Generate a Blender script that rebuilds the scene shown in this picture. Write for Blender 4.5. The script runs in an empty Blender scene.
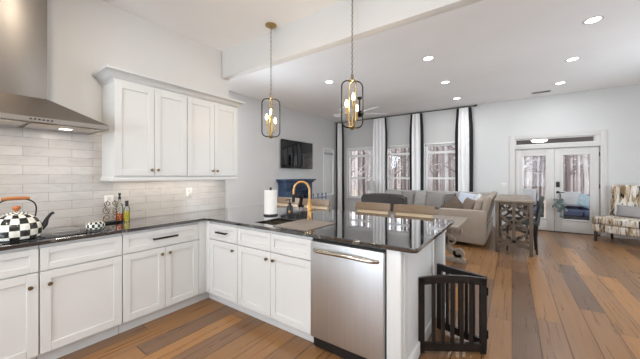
import bpy, bmesh, math, random
from mathutils import Vector, Matrix, Euler
random.seed(7)
SC = bpy.context.scene
COL = SC.collection
PI = math.pi

# ------------------------------------------------------------------ camera, world, light, exposure
cam_data = bpy.data.cameras.new('camera')
cam = bpy.data.objects.new('camera', cam_data)
COL.objects.link(cam)
cam.location = (0, 0, 1.37)
cam.rotation_euler = (PI / 2, 0, math.atan2(192, 275.7))
cam_data.sensor_width = 36.0
cam_data.lens = 36.0 * 275.7 / 640.0
cam_data.shift_y = -4.0 / 640.0
cam_data.clip_start = 0.02
cam_data.clip_end = 300
SC.camera = cam

SC.view_settings.view_transform = 'Standard'
SC.view_settings.look = 'None'
SC.view_settings.exposure = 0.0
SC.view_settings.gamma = 1.0
SC.view_settings.use_curve_mapping = False
SC.cycles.max_bounces = 10
SC.cycles.diffuse_bounces = 6
SC.cycles.glossy_bounces = 5
SC.cycles.transparent_max_bounces = 12
SC.cycles.sample_clamp_indirect = 6.0

world = bpy.data.worlds.new('overcast_sky')
SC.world = world
world.use_nodes = True
_bg = world.node_tree.nodes['Background']
_bg.inputs[0].default_value = (0.86, 0.93, 1.0, 1)
_bg.inputs[1].default_value = 3.2

CAN_W = 11.0          # each recessed living room light
ADDED_KCAN_W = 13.0         # each kitchen light added out of view
ADDED_DAY_W = 120.0         # base power of the lights added at the unseen windows


def area_light(name, loc, rot, sx, sy, power, color=(1, 1, 1), parent=None, shape='RECTANGLE', spread=PI):
    l = bpy.data.lights.new(name, 'AREA')
    l.shape = shape
    l.size = sx
    if shape in ('RECTANGLE', 'ELLIPSE'):
        l.size_y = sy
    l.energy = power
    l.color = color
    l.spread = spread
    o = bpy.data.objects.new(name, l)
    COL.objects.link(o)
    o.location = loc
    o.rotation_euler = rot
    if parent:
        o.parent = parent
    return o


# area lights added at made-up windows out of view, to brighten the room
ADDED_DAYC = (0.76, 0.88, 1.0)
TILT = math.radians(27)      # tips the added lights, mostly upward to brighten the ceilings
area_light('added_daylight', (3.72, 2.2, 1.6), (0, PI / 2 + TILT, 0), 1.8, 1.9, ADDED_DAY_W * 0.28, ADDED_DAYC)
area_light('added_daylight', (3.72, 6.0, 1.6), (0, PI / 2 + TILT, 0), 1.8, 1.9, ADDED_DAY_W * 0.62, ADDED_DAYC)
area_light('added_daylight', (-5.52, 3.25, 1.6), (0, -PI / 2 + TILT * 1.1, 0), 1.8, 1.3, ADDED_DAY_W * 1.25, ADDED_DAYC)
area_light('added_daylight', (0.6, -2.95, 1.6), (PI / 2 + TILT * .7, 0, 0), 1.9, 1.8, ADDED_DAY_W * 0.42, ADDED_DAYC)
area_light('added_daylight', (-1.6, -2.95, 1.6), (PI / 2 + TILT * .7, 0, 0), 1.9, 1.8, ADDED_DAY_W * 0.74, ADDED_DAYC)


# ------------------------------------------------------------------ materials
def lin(c):
    return tuple((v / 255 / 12.92) if v / 255 <= 0.04045 else ((v / 255 + 0.055) / 1.055) ** 2.4 for v in c)


class NT:
    def __init__(self, name):
        self.m = bpy.data.materials.new(name)
        self.m.use_nodes = True
        self.t = self.m.node_tree
        self.b = self.t.nodes['Principled BSDF']
        self.out = self.t.nodes['Material Output']

    def n(self, typ, **k):
        nd = self.t.nodes.new(typ)
        for a, v in k.items():
            setattr(nd, a, v)
        return nd

    def l(self, a, b):
        self.t.links.new(a, b)

    def math(self, op, a, b=None, c=None):
        nd = self.n('ShaderNodeMath', operation=op)
        for i, v in enumerate((a, b, c)):
            if v is None:
                continue
            if isinstance(v, (int, float)):
                nd.inputs[i].default_value = v
            else:
                self.l(v, nd.inputs[i])
        return nd.outputs[0]

    def ramp(self, fac, stops, interp='LINEAR'):
        r = self.n('ShaderNodeValToRGB')
        r.color_ramp.interpolation = interp
        els = r.color_ramp.elements
        while len(els) > 1:
            els.remove(els[-1])
        els[0].position = stops[0][0]
        els[0].color = (*stops[0][1], 1)
        for p, c in stops[1:]:
            e = els.new(p)
            e.color = (*c, 1)
        self.l(fac, r.inputs[0])
        return r.outputs[0]

    def coords(self, scale=(1, 1, 1), kind='Object', rot=(0, 0, 0)):
        tc = self.n('ShaderNodeTexCoord')
        mp = self.n('ShaderNodeMapping')
        mp.inputs['Scale'].default_value = scale
        mp.inputs['Rotation'].default_value = rot
        self.l(tc.outputs[kind], mp.inputs[0])
        return mp.outputs[0]

    def noise(self, vec, scale, detail=3, rough=0.5, dist=0.0):
        nz = self.n('ShaderNodeTexNoise')
        nz.inputs['Scale'].default_value = scale
        nz.inputs['Detail'].default_value = detail
        nz.inputs['Roughness'].default_value = rough
        nz.inputs['Distortion'].default_value = dist
        self.l(vec, nz.inputs['Vector'])
        return nz.outputs['Fac']

    def bump(self, h, strength=0.2, dist=0.01):
        b = self.n('ShaderNodeBump')
        b.inputs['Strength'].default_value = strength
        b.inputs['Distance'].default_value = dist
        self.l(h, b.inputs['Height'])
        self.l(b.outputs[0], self.b.inputs['Normal'])

    def mix(self, fac, a, b, mode='MIX'):
        nd = self.n('ShaderNodeMix', data_type='RGBA', blend_type=mode)
        if isinstance(fac, (int, float)):
            nd.inputs[0].default_value = fac
        else:
            self.l(fac, nd.inputs[0])
        for i, v in ((6, a), (7, b)):
            if isinstance(v, tuple):
                nd.inputs[i].default_value = (*v, 1)
            else:
                self.l(v, nd.inputs[i])
        return nd.outputs[2]

    def set(self, rough=0.5, metal=0.0, spec=0.5, coat=0.0):
        self.b.inputs['Roughness'].default_value = rough
        self.b.inputs['Metallic'].default_value = metal
        self.b.inputs['Specular IOR Level'].default_value = spec
        self.b.inputs['Coat Weight'].default_value = coat
        return self

    def color(self, c):
        if isinstance(c, tuple):
            self.b.inputs['Base Color'].default_value = (*c, 1)
        else:
            self.l(c, self.b.inputs['Base Color'])


def simple(name, rgb, rough=0.5, metal=0.0, var=0.05, scale=6.0, bump=0.0, bscale=80.0, spec=0.5, stretch=(1, 1, 1), coat=0.0):
    t = NT(name)
    c = lin(rgb)
    v = t.coords(stretch)
    f = t.noise(v, scale)
    lo = tuple(max(0, x * (1 - var)) for x in c)
    hi = tuple(min(1, x * (1 + var)) for x in c)
    t.color(t.ramp(f, [(0.3, lo), (0.7, hi)]))
    t.set(rough, metal, spec, coat)
    if bump:
        t.bump(t.noise(v, bscale, 2), bump, 0.004)
    return t.m


def emissive(name, rgb, strength):
    t = NT(name)
    t.color((0.8, 0.8, 0.8))
    f = t.noise(t.coords(), 3.0)
    t.l(t.ramp(f, [(0, rgb), (1, rgb)]), t.b.inputs['Emission Color'])
    t.b.inputs['Emission Strength'].default_value = strength
    return t.m


def glass_mat(name, tint=(1, 1, 1), gloss=0.06, rough=0.0):
    t = NT(name)
    tr = t.n('ShaderNodeBsdfTransparent')
    tr.inputs[0].default_value = (*tint, 1)
    gl = t.n('ShaderNodeBsdfGlossy')
    gl.inputs['Roughness'].default_value = rough
    fr = t.n('ShaderNodeFresnel')
    fr.inputs['IOR'].default_value = 1.3
    mx = t.n('ShaderNodeMixShader')
    t.l(fr.outputs[0], mx.inputs[0])
    t.l(tr.outputs[0], mx.inputs[1])
    t.l(gl.outputs[0], mx.inputs[2])
    t.l(mx.outputs[0], t.out.inputs[0])
    return t.m


def floor_mat():
    t = NT('hickory_plank_floor')
    W, L = 0.19, 1.75
    tc = t.n('ShaderNodeTexCoord')
    sx = t.n('ShaderNodeSeparateXYZ')
    t.l(tc.outputs['Object'], sx.inputs[0])
    xr = t.math('DIVIDE', sx.outputs[0], W)
    row = t.math('FLOOR', xr)
    fx = t.math('FRACT', xr)
    wn = t.n('ShaderNodeTexWhiteNoise', noise_dimensions='1D')
    t.l(row, wn.inputs['W'])
    yo = t.math('ADD', t.math('DIVIDE', sx.outputs[1], L), t.math('MULTIPLY', wn.outputs[0], 7.3))
    pl = t.math('FLOOR', yo)
    fy = t.math('FRACT', yo)
    cb = t.n('ShaderNodeCombineXYZ')
    t.l(row, cb.inputs[0])
    t.l(pl, cb.inputs[1])
    wn2 = t.n('ShaderNodeTexWhiteNoise', noise_dimensions='2D')
    t.l(cb.outputs[0], wn2.inputs['Vector'])
    base = t.ramp(wn2.outputs[0], [(0.0, lin((104, 80, 62))), (0.2, lin((134, 97, 62))), (0.4, lin((146, 106, 66))), (0.6, lin((116, 88, 66))),
                                   (0.8, lin((162, 116, 68))), (1.0, lin((126, 95, 69)))])
    # grain: noise stretched along the plank, shifted per plank
    gv = t.n('ShaderNodeCombineXYZ')
    t.l(t.math('MULTIPLY', sx.outputs[0], 26.0), gv.inputs[0])
    t.l(t.math('MULTIPLY', sx.outputs[1], 0.9), gv.inputs[1])
    t.l(t.math('MULTIPLY', wn2.outputs[0], 37.0), gv.inputs[2])
    g = t.noise(gv.outputs[0], 1.0, 5, 0.6, 1.2)
    gcol = t.ramp(g, [(0.25, (0.66, 0.63, 0.60)), (0.42, (0.90, 0.89, 0.88)), (0.58, (1.06, 1.05, 1.04)), (0.8, (1.2, 1.18, 1.14))])
    c1 = t.mix(0.85, base, gcol, 'MULTIPLY')
    # knots
    kv = t.n('ShaderNodeCombineXYZ')
    t.l(t.math('MULTIPLY', sx.outputs[0], 7.0), kv.inputs[0])
    t.l(t.math('MULTIPLY', sx.outputs[1], 3.0), kv.inputs[1])
    vr = t.n('ShaderNodeTexVoronoi')
    vr.inputs['Scale'].default_value = 0.38
    t.l(kv.outputs[0], vr.inputs['Vector'])
    kn = t.ramp(vr.outputs['Distance'], [(0.02, (0.35, 0.28, 0.22)), (0.055, (1, 1, 1))])
    c2 = t.mix(0.8, c1, kn, 'MULTIPLY')
    ex = t.math('MINIMUM', fx, t.math('SUBTRACT', 1.0, fx))
    ey = t.math('MULTIPLY', t.math('MINIMUM', fy, t.math('SUBTRACT', 1.0, fy)), L / W)
    e = t.math('MINIMUM', ex, ey)
    gap = t.ramp(e, [(0.010, (0.30, 0.26, 0.23)), (0.028, (1, 1, 1))])
    t.color(t.mix(1.0, c2, gap, 'MULTIPLY'))
    t.set(0.33, 0, 0.5)
    rr = t.n('ShaderNodeMapRange')
    rr.inputs['To Min'].default_value = 0.22
    rr.inputs['To Max'].default_value = 0.36
    t.l(g, rr.inputs[0])
    t.l(rr.outputs[0], t.b.inputs['Roughness'])
    t.bump(t.math('MULTIPLY', t.math('MINIMUM', t.math('MULTIPLY', e, 40.0), 1.0), 1.0), 0.25, 0.003)
    return t.m


def tile_mat():
    t = NT('marbled_subway_tile')
    tc = t.n('ShaderNodeTexCoord')
    sx = t.n('ShaderNodeSeparateXYZ')
    t.l(tc.outputs['Object'], sx.inputs[0])
    cb = t.n('ShaderNodeCombineXYZ')
    t.l(sx.outputs[1], cb.inputs[0])
    t.l(sx.outputs[2], cb.inputs[1])
    br = t.n('ShaderNodeTexBrick')
    br.offset = 0.5
    br.inputs['Scale'].default_value = 1.0
    br.inputs['Brick Width'].default_value = 0.305
    br.inputs['Row Height'].default_value = 0.0765
    br.inputs['Mortar Size'].default_value = 0.0016
    br.inputs['Mortar Smooth'].default_value = 0.1
    br.inputs['Bias'].default_value = 0.0
    br.inputs['Color1'].default_value = (*lin((196, 189, 182)), 1)
    br.inputs['Color2'].default_value = (*lin((184, 176, 169)), 1)
    br.inputs['Mortar'].default_value = (*lin((150, 143, 136)), 1)
    t.l(cb.outputs[0], br.inputs['Vector'])
    f = t.noise(t.coords((1, 0.35, 1)), 14, 5, 0.6, 1.5)
    v = t.ramp(f, [(0.3, (0.86, 0.85, 0.85)), (0.55, (1, 1, 1))])
    t.color(t.mix(0.8, br.outputs['Color'], v, 'MULTIPLY'))
    t.set(0.22, 0, 0.5)
    inv = t.math('SUBTRACT', 1.0, br.outputs['Fac'])
    t.bump(inv, 0.3, 0.002)
    return t.m


def granite_mat():
    t = NT('black_polished_granite')
    v = t.coords()
    f = t.noise(v, 9, 6, 0.65, 0.8)
    g = t.noise(v, 120, 2)
    base = t.ramp(f, [(0.3, lin((20, 20, 22))), (0.56, lin((36, 35, 35))), (0.64, lin((104, 98, 92))), (0.70, lin((34, 33, 33)))])
    sp = t.ramp(g, [(0.55, (0, 0, 0)), (0.75, lin((95, 90, 86)))])
    t.color(t.mix(0.5, base, sp, 'ADD'))
    t.set(0.05, 0, 0.5, 1.0)
    t.b.inputs['IOR'].default_value = 1.8
    t.b.inputs['Coat IOR'].default_value = 1.6
    t.b.inputs['Coat Roughness'].default_value = 0.03
    return t.m


def steel_mat(name, rgb=(178, 172, 166), rough=0.3, stretch=(60, 60, 0.6)):
    t = NT(name)
    v = t.coords(stretch)
    f = t.noise(v, 3, 4, 0.6)
    c = lin(rgb)
    t.color(t.ramp(f, [(0.2, tuple(x * 0.88 for x in c)), (0.8, tuple(min(1, x * 1.06) for x in c))]))
    t.set(rough, 1.0)
    rr = t.n('ShaderNodeMapRange')
    rr.inputs['To Min'].default_value = rough - 0.06
    rr.inputs['To Max'].default_value = rough + 0.08
    t.l(f, rr.inputs[0])
    t.l(rr.outputs[0], t.b.inputs['Roughness'])
    return t.m


def wood_mat(name, dark, light, rough=0.5, stretch=(12, 1, 12), scale=2.0):
    t = NT(name)
    v = t.coords(stretch)
    f = t.noise(v, scale, 5, 0.6, 1.0)
    t.color(t.ramp(f, [(0.25, lin(dark)), (0.75, lin(light))]))
    t.set(rough)
    t.bump(f, 0.15, 0.003)
    return t.m


def check_mat(name, nu, nv):
    t = NT(name)
    tc = t.n('ShaderNodeTexCoord')
    mp = t.n('ShaderNodeMapping')
    mp.inputs['Scale'].default_value = (nu, nv, 1)
    t.l(tc.outputs['UV'], mp.inputs[0])
    sx = t.n('ShaderNodeSeparateXYZ')
    t.l(mp.outputs[0], sx.inputs[0])
    s = t.math('ADD', t.math('FLOOR', sx.outputs[0]), t.math('FLOOR', sx.outputs[1]))
    p = t.math('MODULO', s, 2.0)
    f = t.noise(t.coords(), 30, 3)
    w = t.ramp(f, [(0.3, lin((205, 203, 190))), (0.7, lin((240, 238, 230)))])
    k = t.ramp(f, [(0.3, lin((18, 18, 18))), (0.75, lin((58, 58, 56)))])
    t.color(t.mix(p, k, w))
    t.set(0.12, 0, 0.6)
    return t.m


def birch_fabric():
    t = NT('birch_print_fabric')
    f = t.noise(t.coords((7, 7, .8)), 1.3, 4, 0.6, 1.2)
    g = t.noise(t.coords((11, 11, 1.3)), 1.3, 3, 0.6, 1.2)
    c = t.ramp(f, [(0.34, lin((118, 98, 74))), (0.45, lin((172, 150, 120))), (0.52, lin((214, 206, 194))), (0.60, lin((224, 219, 210))), (0.68, lin((140, 122, 98)))])
    k = t.ramp(g, [(0.56, (1, 1, 1)), (0.61, lin((50, 44, 41))), (0.66, lin((50, 44, 41))), (0.70, (1, 1, 1))])
    t.color(t.mix(1.0, c, k, 'MULTIPLY'))
    t.set(0.85)
    return t.m


def bark_mat():
    t = NT('winter_bark')
    v = t.coords((3, 3, 0.5))
    f = t.noise(v, 3, 4, 0.6)
    oi = t.n('ShaderNodeObjectInfo')
    a = t.ramp(oi.outputs['Random'], [(0, lin((88, 76, 72))), (0.5, lin((140, 128, 126))), (1, lin((200, 194, 194)))])
    b = t.ramp(f, [(0.3, (0.55, 0.53, 0.52)), (0.7, (1.1, 1.1, 1.1))])
    t.color(t.mix(0.9, a, b, 'MULTIPLY'))
    t.set(0.9)
    return t.m


def hill_mat():
    t = NT('leafless_woodland_slope')
    v = t.coords((2.2, 2.2, 0.25))
    f = t.noise(v, 1.5, 6, 0.7, 0.6)
    t.color(t.ramp(f, [(0.3, lin((92, 78, 70))), (0.5, lin((136, 120, 112))), (0.65, lin((190, 182, 178)))]))
    t.set(0.95)
    return t.m


M = {}
M['wall_white'] = simple('white_wall_paint', (216, 213, 209), 0.75, var=0.012, scale=2, bump=0.03, bscale=180)
M['wall_grey'] = simple('pale_grey_wall_paint', (207, 206, 204), 0.75, var=0.012, scale=2, bump=0.03, bscale=180)
M['ceil'] = simple('ceiling_paint', (240, 238, 236), 0.9, var=0.02, scale=1.2, bump=0.05, bscale=60)
M['trim'] = simple('white_trim_paint', (204, 201, 197), 0.4, var=0.01)
M['sash'] = simple('light_boosted_sash_white', (240, 239, 237), 0.4, var=0.01)  # trim white lightened to make up for the dim light at the windows
M['cab'] = simple('white_cabinet_lacquer', (211, 210, 208), 0.35, var=0.012, scale=3)
M['gapdark'] = simple('dark_cabinet_gap', (70, 66, 62), 0.8)
M['floor'] = floor_mat()
M['tile'] = tile_mat()
M['granite'] = granite_mat()
M['steel'] = steel_mat('brushed_stainless_steel', (208, 210, 212), 0.40)
M['hoodsteel'] = steel_mat('hood_stainless_steel', (142, 134, 126), 0.42, (0.8, 60, 60))
M['sinksteel'] = steel_mat('sink_stainless_steel', (190, 182, 170), 0.28, (30, 1, 30))
M['chrome'] = steel_mat('polished_nickel', (196, 188, 176), 0.18, (5, 5, 5))
M['black'] = simple('black_plastic', (22, 22, 23), 0.4)
M['blackmetal'] = simple('black_metal', (24, 23, 22), 0.35, 0.6, spec=0.5)
M['blackwood'] = simple('espresso_black_wood', (27, 22, 20), 0.38, var=0.25, scale=8, stretch=(6, 6, 1))
M['pull'] = simple('black_bronze_bar_pull', (52, 44, 36), 0.3, 0.8, var=0.1)
M['gold'] = simple('brushed_gold', (178, 136, 82), 0.3, 1.0, var=0.06)
M['brass'] = simple('aged_brass', (176, 150, 100), 0.28, 1.0, var=0.08)
M['bronze'] = simple('dark_bronze_pull', (120, 100, 74), 0.35, 0.9, var=0.1)
M['cooktop'] = simple('black_ceramic_glass', (20, 20, 21), 0.04, spec=0.7, var=0.1)
M['glass'] = glass_mat('window_glass')
M['bottleglass'] = glass_mat('clear_bottle_glass', (0.93, 0.96, 0.94))
M['candle_glass'] = glass_mat('clear_bulb_glass', (1, 0.98, 0.92))
M['bulb'] = emissive('warm_bulb_glow', (1.0, 0.80, 0.52), 16.0)
M['can'] = emissive('recessed_lamp_glow', (1.0, 0.97, 0.92), 6.0)
M['strip'] = emissive('under_cabinet_lamp_glow', (1.0, 0.93, 0.8), 4.0)
M['paper'] = simple('white_paper_towel_sheet', (236, 233, 228), 0.9, bump=0.15, bscale=60)
M['outlet'] = simple('white_outlet_plastic', (226, 222, 216), 0.35)
M['mat_grey'] = simple('grey_drying_mat', (130, 119, 109), 0.7, var=0.08, scale=30, bump=0.3, bscale=200)
M['amber'] = simple('amber_vinegar', (186, 92, 44), 0.1, coat=0.5)
M['olive'] = simple('yellow_olive_oil', (196, 176, 40), 0.1, coat=0.5)
M['kettle_check'] = check_mat('checked_enamel', 16, 6)
M['rest_check'] = check_mat('checked_ceramic', 22, 6)
M['oak'] = wood_mat('warm_oak_grip', (150, 92, 50), (190, 128, 76), 0.4)
M['orange'] = simple('orange_ceramic_knob', (188, 110, 60), 0.3)
M['stool_tan'] = wood_mat('tan_woven_back', (106, 88, 70), (146, 122, 98), 0.7, (40, 40, 40), 2.0)
M['linen'] = simple('beige_linen', (206, 186, 158), 0.85, bump=0.2, bscale=250)
M['stud'] = simple('antique_nailhead', (120, 96, 70), 0.3, 0.9)
M['stoolleg'] = simple('dark_walnut_leg', (60, 46, 38), 0.45, var=0.2)
M['leather'] = simple('dark_brown_leather', (42, 37, 34), 0.6, var=0.2, scale=10, bump=0.2, bscale=120)
M['sofa_beige'] = simple('greige_sofa_fabric', (158, 145, 132), 0.9, var=0.05, bump=0.25, bscale=220)
M['sofa_grey'] = simple('light_grey_cushion_fabric', (170, 167, 164), 0.9, var=0.06, bump=0.25, bscale=220)
M['pil_grey'] = simple('grey_pillow_fabric', (140, 135, 131), 0.9, var=0.06, bump=0.25, bscale=220)
M['pil_dgrey'] = simple('slate_grey_pillow_fabric', (108, 103, 100), 0.9, var=0.06, bump=0.25, bscale=220)
M['pil_lgrey'] = simple('silver_grey_pillow_fabric', (158, 154, 150), 0.85, var=0.06, bump=0.25, bscale=220)
M['pil_blue'] = simple('pale_blue_pillow_fabric', (196, 202, 214), 0.9, var=0.04, bump=0.25, bscale=220)
M['pil_white'] = simple('white_pillow_fabric', (222, 222, 224), 0.9, var=0.04, bump=0.2, bscale=220)
M['pil_brown'] = simple('brown_pillow_fabric', (96, 82, 70), 0.9, var=0.08, bump=0.25, bscale=220)
M['pil_mocha'] = simple('mocha_pillow_fabric', (118, 102, 88), 0.9, var=0.08, bump=0.25, bscale=220)
M['pil_satin'] = simple('grey_satin_fabric', (150, 146, 146), 0.45, var=0.06)
M['driftwood'] = wood_mat('grey_brown_driftwood', (76, 65, 54), (110, 95, 80), 0.6, (14, 14, 1.5))
M['weathered'] = wood_mat('weathered_table_top', (108, 96, 84), (150, 136, 120), 0.45, (14, 1.5, 14))
M['scroll'] = wood_mat('pale_weathered_wood', (136, 124, 110), (176, 164, 148), 0.6, (10, 10, 3))
M['chairgrey'] = simple('charcoal_green_fabric', (76, 80, 78), 0.8, var=0.1, bump=0.2, bscale=200)
M['birch'] = birch_fabric()
M['darkleg'] = simple('dark_chair_leg', (38, 30, 27), 0.4)
M['navy'] = simple('navy_mantel_paint', (44, 64, 92), 0.4, var=0.08)
M['navydark'] = simple('deep_navy_panel', (30, 44, 64), 0.35, var=0.08)
M['firebox'] = simple('firebox_glass', (14, 16, 20), 0.08)
M['bluemetal'] = simple('blue_metal_rack', (62, 92, 138), 0.4, 0.3)
M['screen'] = simple('television_screen', (12, 16, 20), 0.03, spec=0.8, var=0.05)
M['curtain'] = simple('white_curtain_linen', (242, 241, 240), 0.9, var=0.02, bump=0.1, bscale=200)
M['band'] = simple('black_curtain_band', (28, 28, 31), 0.9, bump=0.1, bscale=200)
M['shade'] = simple('grey_lampshade_linen', (176, 174, 172), 0.9)
M['blind'] = simple('white_blind_slat', (226, 226, 224), 0.6)
M['fanblade'] = simple('pale_grey_fan_blade', (234, 234, 234), 0.4)
M['vent'] = simple('grey_vent_metal', (190, 188, 185), 0.5)
M['ventdark'] = simple('vent_shadow_slot', (90, 88, 86), 0.8)
M['eucalyptus'] = simple('dusty_eucalyptus_leaf', (126, 140, 138), 0.8, var=0.2, scale=20)
M['stem'] = simple('brown_stem', (88, 76, 62), 0.8)
M['patio'] = simple('slate_blue_outdoor_cushion', (84, 94, 122), 0.9, var=0.1, bump=0.2, bscale=200)
M['patioframe'] = simple('dark_wicker', (58, 58, 66), 0.7, var=0.15, scale=40)
M['pil_aqua'] = simple('aqua_print_fabric', (190, 212, 222), 0.9, var=0.15, scale=18)
M['deck'] = wood_mat('grey_deck_board', (126, 120, 114), (164, 158, 150), 0.8, (8, 1, 8))
M['soffit'] = simple('dark_grey_porch_ceiling', (104, 102, 104), 0.8, var=0.08, scale=8)
M['leaf_litter'] = simple('leaf_litter', (150, 132, 116), 0.95, var=0.3, scale=9)
M['bark'] = bark_mat()
M['hill'] = hill_mat()


# ------------------------------------------------------------------ mesh helpers
class MB:
    def __init__(self):
        self.bm = bmesh.new()
        self.uv = None

    def box(self, x0, x1, y0, y1, z0, z1, bev=0.0, seg=2, rot=None, pivot=None):
        r = bmesh.ops.create_cube(self.bm, size=1.0)
        vs = r['verts']
        for v in vs:
            v.co = Vector(((x0 + x1) / 2 + v.co.x * (x1 - x0), (y0 + y1) / 2 + v.co.y * (y1 - y0), (z0 + z1) / 2 + v.co.z * (z1 - z0)))
        if bev:
            es = list({e for v in vs for e in v.link_edges})
            rr = bmesh.ops.bevel(self.bm, geom=es, offset=bev, segments=seg, profile=0.5, affect='EDGES')
            vs = list({v for f in rr['faces'] for v in f.verts} | {v for v in vs if v.is_valid})
        if rot is not None:
            p = Vector(pivot) if pivot else Vector(((x0 + x1) / 2, (y0 + y1) / 2, (z0 + z1) / 2))
            mt = Euler(rot).to_matrix()
            for v in vs:
                v.co = p + mt @ (v.co - p)
        return vs

    def ring_sweep(self, rings, cap=True, closed=False):
        n = len(rings[0])
        vv = [[self.bm.verts.new(c) for c in r] for r in rings]
        m = len(vv)
        for i in range(m if closed else m - 1):
            a, b = vv[i], vv[(i + 1) % m]
            for j in range(n):
                self.bm.faces.new((a[j], a[(j + 1) % n], b[(j + 1) % n], b[j]))
        if cap and not closed:
            self.bm.faces.new(list(reversed(vv[0])))
            self.bm.faces.new(vv[-1])
        return vv

    def tube(self, pts, r, seg=8, closed=False, flat=1.0):
        pts = [Vector(p) for p in pts]
        rs = r if isinstance(r, (list, tuple)) else [r] * len(pts)
        n = len(pts)
        rings = []
        prev = None
        for i, p in enumerate(pts):
            if closed:
                t = pts[(i + 1) % n] - pts[i - 1]
            else:
                t = pts[min(i + 1, n - 1)] - pts[max(i - 1, 0)]
            t.normalize()
            if prev is None:
                up = Vector((0, 0, 1)) if abs(t.z) < 0.9 else Vector((1, 0, 0))
                a = t.cross(up).normalized()
            else:
                a = (prev - t * prev.dot(t)).normalized()
            prev = a
            b = t.cross(a)
            rings.append([p + (a * math.cos(2 * PI * k / seg) * flat + b * math.sin(2 * PI * k / seg)) * rs[i] for k in range(seg)])
        self.ring_sweep(rings, True, closed)

    def lathe(self, prof, c=(0, 0, 0), seg=24, sx=1.0, sy=1.0, uv=False, cap=True):
        c = Vector(c)
        vv = []
        for (r, z) in prof:
            if r < 1e-5:
                vv.append([self.bm.verts.new(c + Vector((0, 0, z)))])
            else:
                vv.append([self.bm.verts.new(c + Vector((r * sx * math.cos(2 * PI * k / seg), r * sy * math.sin(2 * PI * k / seg), z))) for k in range(seg)])
        lay = self.bm.loops.layers.uv.verify() if uv else None
        m = len(prof)
        for i in range(m - 1):
            a, b = vv[i], vv[i + 1]
            for k in range(seg):
                k2 = (k + 1) % seg
                if len(a) == 1 and len(b) == 1:
                    continue
                if len(a) == 1:
                    f = self.bm.faces.new((a[0], b[k2], b[k])); us = ((k + .5, i), (k + 1, i + 1), (k, i + 1))
                elif len(b) == 1:
                    f = self.bm.faces.new((a[k], a[k2], b[0])); us = ((k, i), (k + 1, i), (k + .5, i + 1))
                else:
                    f = self.bm.faces.new((a[k], a[k2], b[k2], b[k])); us = ((k, i), (k + 1, i), (k + 1, i + 1), (k, i + 1))
                if uv:
                    for lp, (u, w) in zip(f.loops, us):
                        lp[lay].uv = (u / seg, w / (m - 1))
        if len(vv[0]) > 1 and cap:
            self.bm.faces.new(list(reversed(vv[0])))
        if len(vv[-1]) > 1 and cap:
            self.bm.faces.new(vv[-1])

    def prism(self, poly, to3, d):
        """poly: 2D points; to3(u, v, w) -> xyz; extruded from w=0 to w=d."""
        a = [self.bm.verts.new(to3(u, v, 0)) for u, v in poly]
        b = [self.bm.verts.new(to3(u, v, d)) for u, v in poly]
        n = len(poly)
        self.bm.faces.new(list(reversed(a)))
        self.bm.faces.new(b)
        for i in range(n):
            self.bm.faces.new((a[i], a[(i + 1) % n], b[(i + 1) % n], b[i]))

    def ribbon(self, pts, w, to3, d):
        """2D polyline with width w, extruded by d."""
        n = len(pts)
        L, R = [], []
        for i in range(n):
            p0, p1 = pts[max(0, i - 1)], pts[min(n - 1, i + 1)]
            tx, ty = p1[0] - p0[0], p1[1] - p0[1]
            l = math.hypot(tx, ty) or 1
            nx, ny = -ty / l, tx / l
            L.append((pts[i][0] + nx * w / 2, pts[i][1] + ny * w / 2))
            R.append((pts[i][0] - nx * w / 2, pts[i][1] - ny * w / 2))
        rings = [[Vector(to3(*L[i], 0)), Vector(to3(*R[i], 0)), Vector(to3(*R[i], d)), Vector(to3(*L[i], d))] for i in range(n)]
        self.ring_sweep(rings, True)

    def slab(self, us, vs, filled, w0, w1, to3):
        us, vs = list(us), list(vs)
        cache = {}

        def V(i, j, w):
            k = (i, j, w)
            if k not in cache:
                cache[k] = self.bm.verts.new(to3(us[i], vs[j], w0 if w == 0 else w1))
            return cache[k]
        F = {(i, j) for i in range(len(us) - 1) for j in range(len(vs) - 1)
             if filled((us[i] + us[i + 1]) / 2, (vs[j] + vs[j + 1]) / 2)}
        for (i, j) in F:
            self.bm.faces.new((V(i, j, 0), V(i, j + 1, 0), V(i + 1, j + 1, 0), V(i + 1, j, 0)))
            self.bm.faces.new((V(i, j, 1), V(i + 1, j, 1), V(i + 1, j + 1, 1), V(i, j + 1, 1)))
            if (i - 1, j) not in F:
                self.bm.faces.new((V(i, j, 0), V(i, j, 1), V(i, j + 1, 1), V(i, j + 1, 0)))
            if (i + 1, j) not in F:
                self.bm.faces.new((V(i + 1, j, 0), V(i + 1, j + 1, 0), V(i + 1, j + 1, 1), V(i + 1, j, 1)))
            if (i, j - 1) not in F:
                self.bm.faces.new((V(i, j, 0), V(i + 1, j, 0), V(i + 1, j, 1), V(i, j, 1)))
            if (i, j + 1) not in F:
                self.bm.faces.new((V(i, j + 1, 0), V(i, j + 1, 1), V(i + 1, j + 1, 1), V(i + 1, j + 1, 0)))

    def pillow(self, w, h, d, mat4, n=10, puff=1.0):
        """Square cushion, w x h, thickness d, in the local XZ plane, moved by mat4."""
        def pos(i, j, s):
            u, v = i / n * 2 - 1, j / n * 2 - 1
            th = (max(0.0, 1 - u ** 4) * max(0.0, 1 - v ** 4)) ** 0.5
            pin = 1 - 0.07 * (1 - abs(u)) ** 0.5 * 0 - 0.0
            x = u * w / 2 * (1 - 0.06 * (1 - v * v) * abs(u) ** 3)
            z = v * h / 2 * (1 - 0.06 * (1 - u * u) * abs(v) ** 3)
            return mat4 @ Vector((x * pin, s * d / 2 * th * puff, z))
        fr, bk = {}, {}
        for i in range(n + 1):
            for j in range(n + 1):
                fr[i, j] = self.bm.verts.new(pos(i, j, -1))
                if i in (0, n) or j in (0, n):
                    bk[i, j] = fr[i, j]
                else:
                    bk[i, j] = self.bm.verts.new(pos(i, j, 1))
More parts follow.
